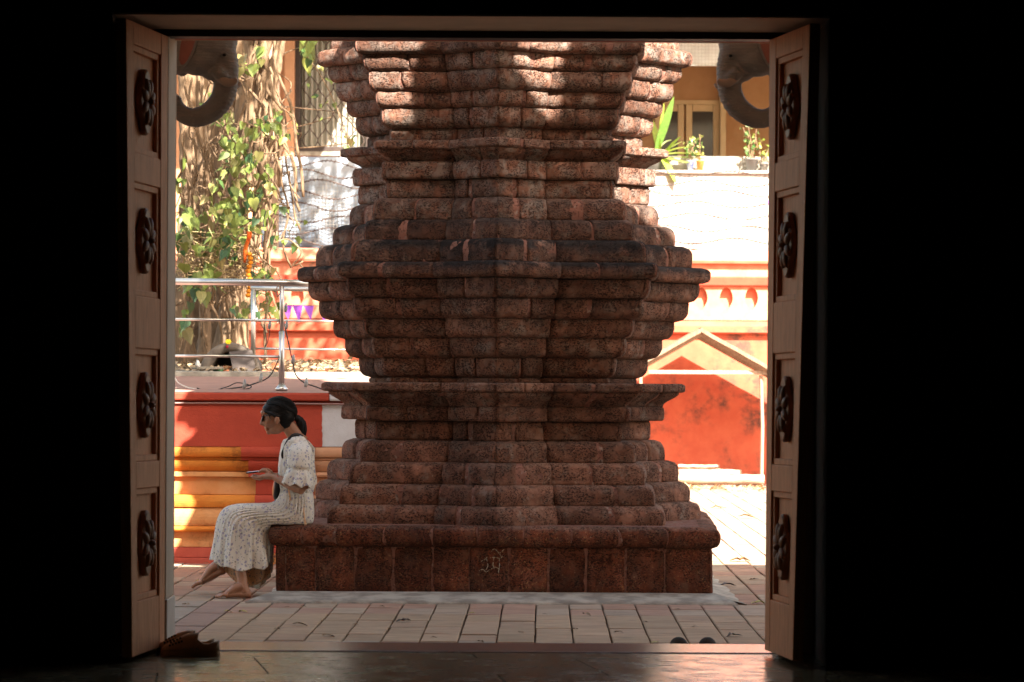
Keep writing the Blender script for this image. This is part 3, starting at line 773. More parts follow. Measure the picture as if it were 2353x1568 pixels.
# balcony with glazed doors, right
M['orange_wall'] = paint('orange_room_paint', (.46,.275,.15), (.42,.24,.125), (.30,.18,.1), .5)
M['cream_frame'] = simple('cream_frame', (.62,.47,.28), (.55,.41,.24), 4, .6, .1)
def glass_mat():
    t = NT('dark_glass'); return t.fin((.05,.045,.04), .12, .5)
M['glass'] = glass_mat()
m = MB(); m.box(hx(1180), 12, HD+.6, HD+.8, 0, 9); m.build('balcony_back_wall', M['orange_wall'], house)
m = MB(); m.box(hx(1180), 12, 46.6, HD+.8, hz(100), hz(80)); m.build('balcony_roof', M['peach'], house)
m = MB(); m.box(hx(1180), 12, 46.3, HD+.8, hz(415)-.2, hz(415)); m.build('balcony_floor', M['concrete'], house)
for x0, x1 in ((1505,1573), (1577,1655)):
    fr = MB()
    for a, b, c, d in ((x0,x0+15,232,412),(x1-15,x1,232,412),(x0+15,x1-15,232,248),(x0+15,x1-15,385,412)): fr.box(hx(a)+.002, hx(b)-.002, HD+.52, HD+.598, hz(d), hz(c))
    dr = fr.build('balcony_door', M['cream_frame'], house, bevel=.01)
    m = MB(); m.box(hx(x0+15), hx(x1-15), HD+.56, HD+.57, hz(385), hz(248)); m.build('pane', M['glass'], dr)
m = MB(); m.box(hx(1655), hx(1668), HD+.3, HD+.6, hz(415), hz(100)); m.build('door_pier', M['cream_frame'], house, bevel=.01)
m = MB(); m.box(hx(1490), hx(1655), HD+.52, HD+.599, hz(232)+.001, hz(222)); m.build('door_head', M['cream_frame'], house)
def net_mat():
    t = NT('shade_net'); c = t.scl((26, 26, 26)); br = t.n.new('ShaderNodeTexBrick'); t.l.new(t.co, br.inputs[0])
    br.offset = 0; br.inputs['Scale'].default_value = 5; br.inputs['Mortar Size'].default_value = .012; br.inputs['Brick Width'].default_value = .25; br.inputs['Row Height'].default_value = .25
    r = t.n.new('ShaderNodeVectorRotate'); r.rotation_type = 'X_AXIS'; r.inputs['Angle'].default_value = PI/2; t.l.new(t.co, r.inputs[0]); t.l.new(r.outputs[0], br.inputs[0])
    col = t.mix(br.outputs['Fac'], (.40,.40,.37), (.20,.19,.17)); col = t.mix(t.step(t.noise(3, 5), .4, .7, 0, .6), col, (.26,.25,.23))
    return t.fin(col, .6, .3)
M['net'] = net_mat()
nt = MB(); rows = []
for j in range(8): rows.append([P(1490+i*15, 60+j*13.2, 47.4)+V((0, .06*noise.noise(V((i*.5, j*.5, 4))), 0)) for i in range(21)])
nt.grid(rows); o = nt.build('shade_net', M['net'], smooth=True); o.modifiers.new('t', 'SOLIDIFY').thickness = .01
tag(o, 'grey shade net hanging above the orange balcony', 'net')
# ================================================================= open shed against the wall, logs
shed = thing('lean_shed', 'small gabled wooden shed roof on thin posts against the red wall', 'shed', P(1640, 1105, 42.4))
SDp = 42.15
def gable(a, b, th, y0, y1, name, mat, n=10, waves=0):
    m = MB(); rows = []
    for y in (y0, y1):
        top = [V((lerp(a[0], b[0], i/n), y, lerp(a[1], b[1], i/n)+.012*noise.noise(V((i*.7, y*3, a[0]))))) for i in range(n+1)]
        rows.append(top)
    dz = V((0, 0, -th))
    m.grid([rows[0], rows[1], [p+dz for p in rows[1]], [p+dz for p in rows[0]], rows[0]])
    return m.build(name, mat, shed)
M['shed_wood'] = wood_mat('brown_shed_wood', (.30,.20,.14), (.17,.11,.075), .8)
ap_ = (X(1610, SDp), Z(752, SDp)); le = (X(1400, SDp), Z(873, SDp)); re = (X(1880, SDp), Z(900, SDp))
for k in range(10):
    y0 = 42.1+k*.158
    gable(le, ap_, .055, y0, y0+.15, 'roof_plank', M['shed_wood']); gable(ap_, re, .055, y0, y0+.15, 'roof_plank', M['shed_wood'])
for y in (42.2, 42.9, 43.5):
    m = MB(); d = .045
    m.tube([V((le[0], y, le[1]-.06)), V((ap_[0], y, ap_[1]-.06))], d, 4); m.build('rafter', M['shed_wood'], shed)
    m = MB(); m.tube([V((ap_[0]+.03, y+.01, ap_[1]-.07)), V((re[0], y+.01, re[1]-.06))], d, 4); m.build('rafter', M['shed_wood'], shed)
m = MB(); m.box(X(1490, SDp), X(1790, SDp), 42.22, 42.28, Z(858, SDp), Z(849, SDp)); m.build('tie_beam', M['grey_wood'], shed, bevel=.006)
for x in (1752, 1474):
    m = MB(); m.tube([V((X(x, SDp), 42.25, 0)), V((X(x, SDp)+.01, 42.25, .8)), V((X(x-2, SDp), 42.25, Z(859, SDp)))], .024, 6); m.build('post', M['grey_wood'], shed)
M['bark_log'] = simple('pale_log', (.46,.36,.27), (.30,.22,.16), 7, .9, .6, 30, .02, stretch=(.3, 3, 3))
for i, (xa, xb, y, D, r, lab) in enumerate(((1555,1757,1099,41.8,.062,'thick pale log lying lowest at the foot of the red wall'),(1560,1705,1085,42.8,.05,'shorter grey log lying behind the thick pale log'),(1560,1654,1071,43.3,.03,'thin straight plank lying farthest back by the red wall'))):
    m = MB(); n = 14; pts = [V((X(lerp(xa, xb, k/n), D), D+.02*noise.noise(V((k*.4, i, 0))), Z(y, D)+.012*noise.noise(V((k*.5, i, 3))))) for k in range(n+1)]
    m.tube(pts, [r*(1+.12*noise.noise(V((k*.9, i, 7)))) for k in range(n+1)], 10 if i < 2 else 4)
    tag(m.build('log' if i < 2 else 'plank', M['bark_log'], smooth=i < 2), lab, 'log' if i < 2 else 'plank')

# ================================================================= stainless railing on the platform
def steel():
    t = NT('stainless_steel'); return t.fin((.55,.52,.49), .28, .5, .9)
M['steel'] = steel()
ra = thing('steel_railing', 'stainless steel railing along the front of the platform', 'railing', P(648, 897, 24.25))
RD = 24.25
def rod(pts, r, name, parent, mat='steel', seg=10): m = MB(); m.tube(pts, r, seg); return m.build(name, M[mat], parent, smooth=True)
rod([P(647,893,RD), P(647.5,762,RD)], .021, 'post', ra); rod([P(647.5,764,RD), P(648,648,RD)], .017, 'post', ra)
m = MB(); m.lathe([(.03,0),(.045,.01),(.05,.02),(.035,.035),(.024,.05)], P(647,900,RD), 16); m.build('post_foot', M['steel'], ra, smooth=True)
rod([P(300,646,RD), P(646,650,RD), P(720,652,RD)], .026, 'top_rail', ra)
rod([P(300,733,RD), P(645,737,RD)], .010, 'rail', ra); rod([P(300,817,RD), P(645,820,RD)], .010, 'rail', ra)
ra2 = thing('steel_railing', 'farther steel railing beyond the platform, partly hidden by the tower', 'railing', P(582, 815, 29))
RD2 = 29.
rod([P(582,840,RD2), P(582,664,RD2)], .022, 'post', ra2); rod([P(576,662,RD2), P(900,668,RD2)], .024, 'top_rail', ra2)
rod([P(576,736,RD2), P(900,740,RD2)], .010, 'rail', ra2); rod([P(576,801,RD2), P(900,806,RD2)], .010, 'rail', ra2)

# ================================================================= strangler fig with vines
def bark():
    t = NT('fig_bark'); t.shift(5)
    c = t.mix(t.step(t.noise(7, 5, .6, co=t.scl((3, 3, .7))), .3, .7), (.27,.175,.105), (.15,.098,.06))
    c = t.mix(t.step(t.noise(20, 4), .55, .7, 0, .6), c, (.09,.062,.044)); t.bump(t.noise(18, 5, co=t.scl((3, 3, .6))), .6, .02)
    return t.fin(c, .85, .2)
M['bark'] = bark()
fig = thing('fig_tree', 'strangler fig with tangled stems and hanging roots on the platform', 'tree', P(500, 800, 32))
def wob(a, b, n, amp, seed):
    r = random.Random(seed); ph = [r.uniform(0, 6.3) for _ in range(4)]; a = V(a); b = V(b); out = []
    for i in range(n+1):
        t = i/n; w = math.sin(PI*t)**.5
        out.append(a.lerp(b, t)+V((amp*w*(math.sin(5*t+ph[0])+.5*math.sin(11*t+ph[1])), amp*w*math.cos(6*t+ph[2]), 0)))
    return out
TR = [(455,818,430,80,33,.13),(480,830,520,70,32.6,.15),(515,830,545,60,32.3,.13),(545,826,470,60,33.2,.11),(500,825,590,85,32.0,.085),(560,815,640,80,32.6,.075),(430,815,415,70,32.4,.12),
      (590,470,560,70,32.2,.06),(570,560,610,70,31.9,.055),(520,700,470,90,31.6,.06),(470,800,560,300,31.5,.07)]
tk = MB()
for i, (xa, ya, xb, yb, D, r) in enumerate(TR):
    a, b = P(xa, ya, D), P(xb, yb, D+.3); b2 = b+(b-a).normalized()*2.0
    pts = wob(a-V((0,0,.15)), b2, 26, .10, i)
    tk.tube(pts, [r*.82*(1+.22*noise.noise(V((k*.35, i, 0)))+.8*max(0, 1-k/4)*.5) for k in range(27)], 12)
tk.remesh('trunk', M['bark'], .022, fig, 2, disp=lambda c: .016*noise.noise(c*7)+.01*noise.noise(c*V((18, 18, 5)).length*.06))
# lattice of fused roots, upper middle
for i in range(9):
    x0 = 560+i*9; m = MB(); s = 1 if i % 2 else -1; pts = []
    for k in range(22): pts.append(P(x0+s*13*math.sin(k*.42+i)+3, 430-k*17, 31.7+.04*s))
    m.tube(pts, [.034+.014*math.sin(k*.8+i) for k in range(22)], 8); m.build('fused_root', M['bark'], fig, smooth=True)
for i in range(70):
    r = random.Random(i+50); x = r.uniform(408, 640); y0 = r.uniform(90, 560); ln = r.uniform(120, 420); D = r.uniform(30.6, 32.0)
    m = MB(); pts = wob(P(x, y0, D), P(x+r.uniform(-70, 70), min(y0+ln, 840), D+r.uniform(-.2,.2)), 14, .05, i+200); m.tube(pts, r.uniform(.006, .017), 5)
    m.build('aerial_root', M['bark'], fig, smooth=True)
def leaf_mat(name, tr=.25):
    t = NT(name)
    c = t.mix(1., t.oi.outputs['Color'], t.mix(t.step(t.noise(30, 3), .3, .7), (.8,.82,.8), (1.15,1.12,1.1)), 'MULTIPLY')
    m_ = t.fin(c, .45, .4); t.translucent(c, tr); return m_
M['leaf'] = leaf_mat('vine_leaf'); M['dry_leaf'] = leaf_mat('dry_leaf', .1)
def heart(seed, L=1.):
    """heart-shaped leaf, tip toward -z, folded along the midrib"""
    r = random.Random(seed); m = MB(); half = [(0,0),(.16,.10),(.34,.10),(.45,-.06),(.44,-.28),(.33,-.52),(.17,-.76),(0,-1.08)]
    fold = r.uniform(.15, .4); cur = r.uniform(.0, .35)
    def pt(x, z): return V((x, fold*abs(x)-cur*z*z*.5, z))*L
    mid_ = [(0,0),(0,-.0),(0,-.0),(0,-.1),(0,-.3),(0,-.54),(0,-.78),(0,-1.08)]
    for s in (-1, 1):
        vs = [pt(s*x, z) for x, z in half]+[pt(*q) for q in mid_]
        m.add(vs, [(0,1,2,11) if False else (0,1,2), (0,2,3,11), (11,3,4,12), (12,4,5,13), (13,5,6,14), (14,6,7)])
    m.tube([V((0,0,0)), V((0,.05,.3))*L, V((.03,.1,.6))*L], .018*L, 4, False)
    return m.mesh('leaf', M['leaf'], True)
hearts = [heart(i) for i in range(7)]
vine = thing('climbing_vine', 'heart-leaved vine climbing over the fig tree and hanging by the window', 'vine', P(520, 790, 31))
GREENS = [(.32,.36,.08),(.20,.28,.06),(.09,.18,.045),(.38,.38,.13),(.06,.14,.05),(.26,.30,.07),(.30,.25,.09)]
spots = []
for cx_, cy_, rx, ry, n, big in ((560,440,75,110,105,1.),(500,520,75,90,60,1.05),(450,560,45,90,26,1.3),(640,290,50,40,22,1.),(560,130,45,40,14,1.1),(704,108,22,34,12,1.5),(470,640,45,40,20,1.2),(420,470,14,120,12,1.1),(590,700,60,35,22,1.),(425,700,14,90,10,1.5),(480,240,45,30,10,1.),(540,300,60,50,30,.95),(745,190,45,90,10,.7),(650,520,60,60,14,.8),(610,640,40,30,12,1.1),(800,320,14,18,5,.9)):
    for i in range(int(n*1.35)):
        a = rnd.uniform(0, 2*PI); q = math.sqrt(rnd.random()); spots.append((cx_+rx*q*math.cos(a), cy_+ry*q*math.sin(a), big))
rnd.shuffle(spots)
extra = MB()
for i, (x, y, big) in enumerate(spots):
    D = rnd.uniform(30.0, 31.1) if x < 660 else rnd.uniform(36, 37.5)
    L = rnd.choice((rnd.uniform(.05,.085), rnd.uniform(.06,.12)))*big*(1 if x < 660 else 1.15)
    rot = Matrix.Rotation(rnd.uniform(0, 2*PI) if rnd.random() < .4 else rnd.uniform(-1, 1), 3, 'Z') @ Matrix.Rotation(rnd.uniform(-.9, .5), 3, 'X') @ Matrix.Rotation(rnd.uniform(-.5, .5), 3, 'Y')
    if i < 300:
        o = bpy.data.objects.new('leaf', hearts[i % 7]); o.location = P(x, y, D); o.rotation_euler = rot.to_euler(); o.scale = (L, L, L); link(o, vine)
        g_ = rnd.choice(GREENS); k_ = rnd.uniform(.45, 1.0); o.color = (g_[0]*k_, g_[1]*k_*.95, g_[2]*k_, 1)
    else:
        me = hearts[i % 7]; p0 = P(x, y, D)
        extra.add([p0+rot@(v.co*L) for v in me.vertices], [tuple(p.vertices) for p in me.polygons])
if extra.v: o = extra.build('small_leaves', M['leaf'], vine, smooth=True); o.color = (.17,.22,.05,1); tag(o, kind='stuff')
for i in range(34):
    r = random.Random(i+900); x = r.uniform(420, 640); y = r.uniform(120, 640)
    m = MB(); pts = [P(x, y, 30.6)]; 
    for k in range(8): x += r.uniform(-26, 30); y += r.uniform(-14, 36); pts.append(P(x, y, 30.6+r.uniform(-.2,.2)))
    m.tube(catmull(pts, 4), r.uniform(.004, .008), 5); m.build('stem', M['bark'], vine, smooth=True)
for pts in ([(600,150),(660,120),(705,105)],[(560,280),(620,300),(690,290),(760,270)],[(600,240),(700,250),(780,262),(820,300)],[(705,130),(740,180),(770,240),(800,320)],[(620,330),(690,340),(800,330)],[(600,420),(650,470),(660,500)]):
    m = MB(); m.tube(catmull([P(x, y, 36.5 if x > 640 else 31.5+ (x-600)*.1) for x, y in pts], 8), .007, 5); m.build('stem', M['bark'], vine, smooth=True)
# hanging straw, marigold string and orange cloth by the trunk
M['straw'] = simple('dry_straw', (.46,.34,.17), (.30,.21,.11), 8, .9, .2)
m = MB()
for i in range(260):
    r = random.Random(i+3000); x = r.uniform(405, 560); y = 590+r.uniform(-45, 70)-(x-405)*.12; D = r.uniform(30.4, 31.2)
    a = P(x, y, D); b = P(x+r.uniform(-60, 70), y+r.uniform(-30, 22), D+r.uniform(-.1,.1)); m.tube([a, a.lerp(b, .5)+V((0, 0, r.uniform(-.06,.08))), b], r.uniform(.003,.006), 4, False)
o = m.build('dry_straw', M['straw']); tag(o, 'tangle of dry straw and grass stuck in the fig trunk', 'straw', kind='stuff')
M['marigold'] = simple('marigold', (.62,.24,.015), (.50,.15,.01), 40, .8, .6, 80)
mg = thing('marigold_garland', 'yellow marigold garland hanging beside the fig trunk', 'garland', P(573, 700, 30.2))
for i in range(11):
    m = MB(); c = P(573+3*math.sin(i*1.1), 585+i*9.4, 30.2); m.ball(c, .026, .026, .022, None, 10, 7); m.build('flower', M['marigold'], mg, smooth=True)
m = MB(); rows = []
for i in range(9): rows.append([P(573-i*1.6+w_*(6-.4*i)+2*math.sin(i), 532+i*9, 30.2)+V((0, .02*math.sin(i+w_*2), 0)) for w_ in (-1, -.3, .3, 1)])
m.grid(rows); o = m.build('orange_cloth', simple('orange_cloth', (.75,.16,.02), (.62,.10,.02), 12, .8), smooth=True); o.modifiers.new('t', 'SOLIDIFY').thickness = .006
tag(o, 'orange cloth strip tied to the fig trunk above the marigolds', 'cloth')
# crown above the view: small leaf clumps, spread out to shade the platform and back wall
cr = MB(); rc = random.Random(77)
cl = [(rc.uniform(-6.5, 1.9), rc.uniform(26.5, 43), rc.uniform(6.2, 11)) for _ in range(170)]+[(rc.uniform(-3.6, .2), rc.uniform(22.5, 27), rc.uniform(6.0, 9)) for _ in range(45)]
for c in cl:
    for k in range(95):
        p = V(c)+V((rc.gauss(0, .45), rc.gauss(0, .45), rc.gauss(0, .3)))
        if p.z < 5.3+.105*(p.y-32): continue
        L = rc.uniform(.09, .16); R = Matrix.Rotation(rc.uniform(0, 6.28), 3, 'Z') @ Matrix.Rotation(rc.uniform(-1.2, 1.2), 3, 'X')
        cr.add([p+R@V(q)*L for q in ((0,.6,0),(.42,.1,.06),(.25,-.5,0),(0,-.9,-.08),(-.25,-.5,0),(-.42,.1,.06))], [(0,1,2,3),(0,3,4,5)])
o = cr.build('crown', M['leaf'], fig); o.color = (.14,.24,.045,1); tag(o, kind='stuff')
# ================================================================= elephant heads on the porch piers
def eleph_mat():
    t = NT('grey_painted_elephant'); c = t.mix(t.step(t.noise(8, 4), .3, .7), (.30,.26,.245), (.24,.21,.20))
    c = t.mix(t.step(t.noise(22, 5, .7), .58, .68, 0, .7), c, (.40,.34,.31)); t.bump(t.math('ADD', t.noise(40, 4), t.math('MULTIPLY', t.wave(22, 'Z', dist=5, dscale=3), .5)), .5, .005); return t.fin(c, .65, .25)
M['eleph'] = eleph_mat(); M['eleph_pink'] = simple('pink_ear_paint', (.42,.15,.115), (.34,.12,.095), 10, .6); M['tusk'] = simple('pale_tusk', (.42,.30,.25), (.36,.25,.2), 10, .5)
M['eye_black'] = simple('black_gloss', (.012,.011,.010), None, rough=.15, bump=0)
def elephant(ex, ey, s, label):
    """s=+1 faces right; pixel offsets from the eye are turned into metres at the pier"""
    D = 15.2; k = 1.06*D/F; O = P(ex, ey, D)
    def q(dx, dy, d=0): return O+V((s*dx*k, d, -dy*k))
    root = thing('elephant_head', label, 'statue', q(-120, -20), group='elephant heads beside the doorway')
    m = MB()
    m.ball(q(-48,-38), 74*k, .12, 66*k); m.ball(q(-22,-42), 44*k, .085, 48*k); m.ball(q(-58,2), 55*k, .11, 40*k)
    m.ball(q(-120,-30), 75*k, .12, 72*k); m.ball(q(-170,-40), 60*k, .11, 75*k)
    tr = [(-10,-12,32),(-2,18,30),(0,50,27),(-4,80,26),(-18,106,25),(-44,126,23),(-72,132,21),(-97,121,19),(-110,98,15),(-102,84,11.5)]
    pts = catmull([q(a, b) for a, b, _ in tr], 6); rr = lerps([c*k for _, _, c in tr], len(pts)); m.tube(pts, rr, 18)
    m.ball(q(-30,36), 22*k, .06, 16*k); m.tube([q(-20,30,-.075), q(0,50,-.05)], [13*k,16*k], 10); m.tube([q(-20,30,.075), q(0,50,.05)], [13*k,16*k], 10)
    def rings(c):
        d = (c.z-(O.z-20*k)); 
        return .0018*math.sin(c.z*260+c.x*90)*(1 if (c.z < O.z+10*k and s*(c.x-O.x) > -10*k) else .0)
    m.remesh('head', M['eleph'], .008, root, 3, disp=rings)
    for d in (-1, 1):
        m = MB(); R = Matrix.Rotation(.25*s, 3, 'Y'); m.ball(q(-84,-38,d*.118), 30*k, .018, 78*k, R, 18, 12); e = m.build('ear', M['eleph'], root, smooth=True)
        m = MB(); m.ball(q(-74,-36,d*.132), 15*k, .010, 62*k, R, 14, 10); m.build('ear_lining', M['eleph_pink'], e, smooth=True)
        m = MB(); m.tube(catmull([q(-14,44,d*.058), q(4,58,d*.075), q(20,58,d*.085), q(28,52,d*.088)], 4), lerps([9*k,9.5*k,8*k,4*k], 13), 10); m.build('tusk', M['tusk'], root, smooth=True)
        m = MB(); m.ball(q(0,0,d*.083), 4*k, .009, 3.4*k, None, 10, 8); ey_ = m.build('eye', M['eye_black'], root, smooth=True)
        m = MB(); m.tube(catmull([q(-9,2,d*.082), q(0,-5,d*.09), q(9,1,d*.08)], 4), .0035, 6); m.tube(catmull([q(-8,3,d*.082), q(0,5,d*.09), q(8,3,d*.08)], 4), .003, 6); m.build('eyelid', M['eleph'], ey_, smooth=True)
elephant(519, 131, 1, 'grey elephant head with curled trunk on the left side of the doorway')
elephant(1676, 133, -1, 'grey elephant head with curled trunk on the right side of the doorway')

# ================================================================= woman sitting on the ledge
def W(x, y, dy=0): return P(x, y, 20.25)+V((0, dy, 0))
def skin_mat():
    t = NT('skin'); c = t.mix(t.step(t.noise(12, 4), .3, .7), (.40,.205,.125), (.34,.165,.098))
    t.b.inputs['Subsurface Weight'].default_value = .08; t.b.inputs['Subsurface Radius'].default_value = (.01,.004,.002)
    t.bump(t.noise(160, 2), .1, .002); return t.fin(c, .5, .35)
M['skin'] = skin_mat()
def dress_mat(name, base, tr, trcol):
    t = NT(name)
    n = t.n.new('ShaderNodeVectorMath'); n.operation = 'ADD'; nt_ = t.n.new('ShaderNodeTexNoise'); nt_.inputs['Scale'].default_value = 30
    t.l.new(t.co, nt_.inputs['Vector']); sv = t.scl((.02,.02,.02), nt_.outputs['Color']); t.l.new(t.co, n.inputs[0]); t.l.new(sv, n.inputs[1]); co = n.outputs[0]
    v1 = t.voro(40, co=co); v2 = t.voro(58, co=co); v3 = t.voro(85, co=co)
    c1 = t.sep(v1.outputs['Color']); c2 = t.sep(v2.outputs['Color']); c3 = t.sep(v3.outputs['Color'])
    fl_ = t.math('MULTIPLY', t.step(v1.outputs['Distance'], .26, .42, 1, 0), t.step(c1[0], .30, .34))
    dk = t.math('MULTIPLY', t.step(v2.outputs['Distance'], .20, .34, 1, 0), t.step(c2[0], .48, .52))
    dk2 = t.math('MULTIPLY', t.step(v3.outputs['Distance'], .18, .32, 1, 0), t.step(c3[0], .60, .64))
    c = t.mix(t.math('MULTIPLY', fl_, .7), base, t.mix(t.step(c1[1], .5, .55), (.36,.33,.50), (.27,.25,.42)))
    c = t.mix(t.math('MULTIPLY', dk, .65), c, (.12,.125,.115)); c = t.mix(t.math('MULTIPLY', dk2, .7), c, (.16,.15,.14))
    t.bump(t.noise(220, 2), .15, .002); t.fin(c, .85, .15); t.translucent(t.mix(1., c, trcol, 'MULTIPLY'), tr); return t.m
M['dress'] = dress_mat('floral_cotton', (.82,.775,.69), .18, (1,.9,.75)); M['backlit_cloth'] = dress_mat('floral_cotton_backlit', (.95,.74,.56), .8, (1,.92,.76))  # second cloth: sunlight through the hem put into its peach colour
def hair_mat():
    t = NT('black_hair'); w_ = t.noise(60, 4, .6, co=t.scl((.6, 3, 1.6)), dist=.3); t.bump(w_, .5, .006)
    return t.fin(t.mix(w_, (.004,.0035,.0035), (.011,.009,.008)), .5, .18)
M['hair'] = hair_mat()
person = thing('person', 'woman in a white floral dress sitting on the ledge looking at her phone', 'person', W(690, 1212))
b = MB()
# torso, neck, head
b.ball(W(684,1176), .10, .125, .085); b.tube([W(686,1180), W(684,1140), W(682,1100), W(684,1060), W(686,1030), W(686,1012)], [.09,.082,.085,.09,.08,.055], 18, sq=1.22, up=(1,0,0))
b.tube([W(690,1034,-.12), W(690,1026,0), W(690,1034,.12)], [.030,.05,.030], 12)
b.tube(catmull([W(688,1018), W(677,999), W(664,980), W(654,966)], 4), lerps([.062,.050,.046,.046], 13), 14)
ry = Matrix.Rotation(.35, 3, 'Y')
b.ball(W(641,948), .096, .074, .090, ry); b.ball(W(626,962), .062, .064, .068, ry)          # skull, face
b.tube([W(646,975), W(632,985), W(622,991)], [.046,.041,.024], 12, sq=1.1)                    # jaw
b.ball(W(618.5,993), .019, .022, .017)                                                         # chin
b.tube([W(606,955), W(602.5,966), W(600.5,973.5), W(608,976.5)], [.009,.0105,.0125,.010], 10)       # nose
b.ball(W(606.5,974,-.010), .009, .007, .007); b.ball(W(606.5,974,.010), .009, .007, .007)       # nostrils
b.ball(W(609,950), .030, .058, .018, ry)                                                       # brow
b.tube([W(613,983.5,-.022), W(609.8,983,0), W(613,983.5,.022)], [.005,.0085,.005], 8)          # upper lip
b.tube([W(614,987.5,-.018), W(611.6,987.5,0), W(614,987.5,.018)], [.005,.009,.005], 8)           # lower lip
for s in (-1, 1):
    b.ball(W(617,969,s*.045), .020, .016, .020)                                                  # cheek
    b.ball(W(638.5,965,s*.080), .016, .009, .025, Matrix.Rotation(.25, 3, 'Y')); b.ball(W(637.5,973,s*.078), .009, .009, .009); b.tube([W(641,968,s*.06), W(640,967,s*.078)], .012, 8)   # ear
# arms
def arm(sh, el, wr, s):
    b.tube(catmull([sh, sh.lerp(el, .5)+V((.006, s*.01, 0)), el], 4), lerps([.040,.039,.035], 9), 12)
    b.tube(catmull([el, el.lerp(wr, .35)+V((0, 0, -.004)), wr], 4), lerps([.037,.036,.0225], 9), 12)
arm(W(694,1040,-.165), W(701,1122,-.205), W(634,1096,-.105), -1); arm(W(692,1040,.165), W(694,1120,.20), W(634,1094,.075), 1)
def hand(wr, s, off):
    p = [wr, wr+V((-.030, -s*.012*0+off*.35, .004)), wr+V((-.062, off*.7, .004))]
    b.tube(p, [.0235,.031,.029], 12, sq=.62, up=(0,1,0))
    base = wr+V((-.070, off*.8, .002))
    for i, (dy, ln) in enumerate(((-.024,.070),(-.008,.080),(.008,.076),(.022,.060))):
        y = dy if s < 0 else -dy
        a0 = base+V((0, y, .002-.003*i)); a1 = a0+V((-ln*.45, -s*.004, -.010)); a2 = a1+V((-ln*.33, -s*.006, .003)); a3 = a2+V((-ln*.25, -s*.004, .011))
        b.tube([a0, a1, a2, a3], [.0098,.0092,.0083,.0066], 8)
    t0 = wr+V((-.030, off*.3-s*.016, .020)); b.tube([t0, t0+V((-.026, -s*.008, .018)), t0+V((-.054, -s*.006, .019)), t0+V((-.074, -s*.004, .010))], [.0135,.0115,.0100,.0078], 8)
hand(W(634,1096,-.105), -1, .045); hand(W(634,1094,.075), 1, -.030)
# legs
def foot_pt(x, z, y): return V((X(x, y), y, z))
YN = 20.05
kn, an = W(532,1188,-.085), foot_pt(561, .078, YN)
b.tube(catmull([W(680,1184,-.07), W(600,1188,-.08), kn], 4), lerps([.070,.060,.048], 9), 14)
b.tube(catmull([kn, kn.lerp(an, .3)+V((.018,0,0)), kn.lerp(an, .75)+V((.003,0,0)), an], 4), lerps([.048,.050,.034,.031], 13), 12)
def foot(ank, heel, ball, toe, up, w):
    """ankle, heel, ball and toe-tip centres; up = instep normal"""
    d = (toe-heel).normalized(); sd = V((0, 1, 0))
    b.tube([ank, heel.lerp(ank, .35)+d*.006, heel], [.031,.034,.026], 10); b.ball(heel, .030, .028, .026)
    b.tube([ank, ank.lerp(ball, .45)+up*.010, ball], [.031,.030,.019], 12, sq=1.25, up=up)
    b.tube([heel, heel.lerp(ball, .5)+up*.004, ball], [.022,.021,.018], 12, sq=1.45, up=up)
    tw = (toe-ball)
    for i, (o_, ln, r_) in enumerate(((-1,1.05,.0125),(-.42,1.0,.0095),(.06,.90,.0088),(.5,.78,.0083),(.9,.62,.0080))):
        st = ball+sd*(o_*.036*w)-tw*.25; b.tube([st, st+tw*.75*ln+up*.005, st+tw*1.22*ln-up*.002], [r_*1.25, r_*1.02, r_*.85], 8)
        b.ball(st+tw*1.20*ln-up*.002, r_*.95)
foot(an, foot_pt(571, .026, YN), foot_pt(521, .020, YN), foot_pt(500, .013, YN), V((0,0,1)), -1)
kf, af = W(524,1188,.085), W(499,1292,.17)
b.tube(catmull([W(680,1184,.07), W(600,1186,.08), kf], 4), lerps([.070,.060,.048], 9), 14)
b.tube(catmull([kf, kf.lerp(af, .35)+V((.022,0,0)), kf.lerp(af, .75)+V((.010,0,0)), af], 4), lerps([.048,.050,.036,.031], 13), 12)
upf = V((-.45,0,.9)).normalized()
foot(W(499,1296,.17), W(504,1316,.17), W(456,1343,.17), W(438,1351,.17), upf, 1)
b.remesh('body', M['skin'], .0038, person, 2)
# lips, brows, nails are too small to show; sunglasses
M['lens'] = simple('dark_lens', (.01,.009,.008), None, rough=.08, bump=0, spec=.6)
gl = MB()
for s in (-1, 1):
    R = Matrix.Rotation(s*.28, 3, 'Z') @ Matrix.Rotation(.22, 3, 'Y')
    gl.ball(W(606,962,s*.032), .0055, .027, .021, R, 14, 8)
    gl.tube(catmull([W(609,955.5,s*.056), W(620,954,s*.071), W(638,956,s*.079)], 4), .003, 6)
gl.tube([W(602.5,958,-.012), W(602,957,0), W(602.5,958,.012)], .003, 6); gl.build('sunglasses', M['lens'], person, smooth=True)
h = MB()
h.ball(W(645,944), .101, .083, .085, Matrix.Rotation(.30, 3, 'Y'), 22, 14); h.ball(W(656,957), .062, .076, .062, None, 18, 12); h.ball(W(623,938), .060, .070, .042, Matrix.Rotation(-.42, 3, 'Y'), 18, 12)
h.ball(W(660,976), .040, .056, .036, None, 14, 10); h.ball(W(653,966), .040, .071, .046, None, 16, 12); h.ball(W(630,949), .058, .0765, .030, Matrix.Rotation(.35, 3, 'Y'), 16, 12)
for s in (-1, 1): h.tube(catmull([W(606,937,s*.03), W(612,946,s*.060), W(627,952,s*.076), W(645,958,s*.080)], 4), lerps([.006,.008,.008,.008], 13), 8)
for s in (-1, 1): h.tube(catmull([W(619,950,s*.069), W(623,962,s*.073), W(622,972,s*.070)], 4), lerps([.007,.005,.002], 9), 6)
hair = h.remesh('hair', M['hair'], .005, person, 6, disp=lambda c: .0025*noise.noise(c*V((30,90,60)).length*.02)+.0007*math.sin(c.z*420+c.x*160+6*noise.noise(c*20)))
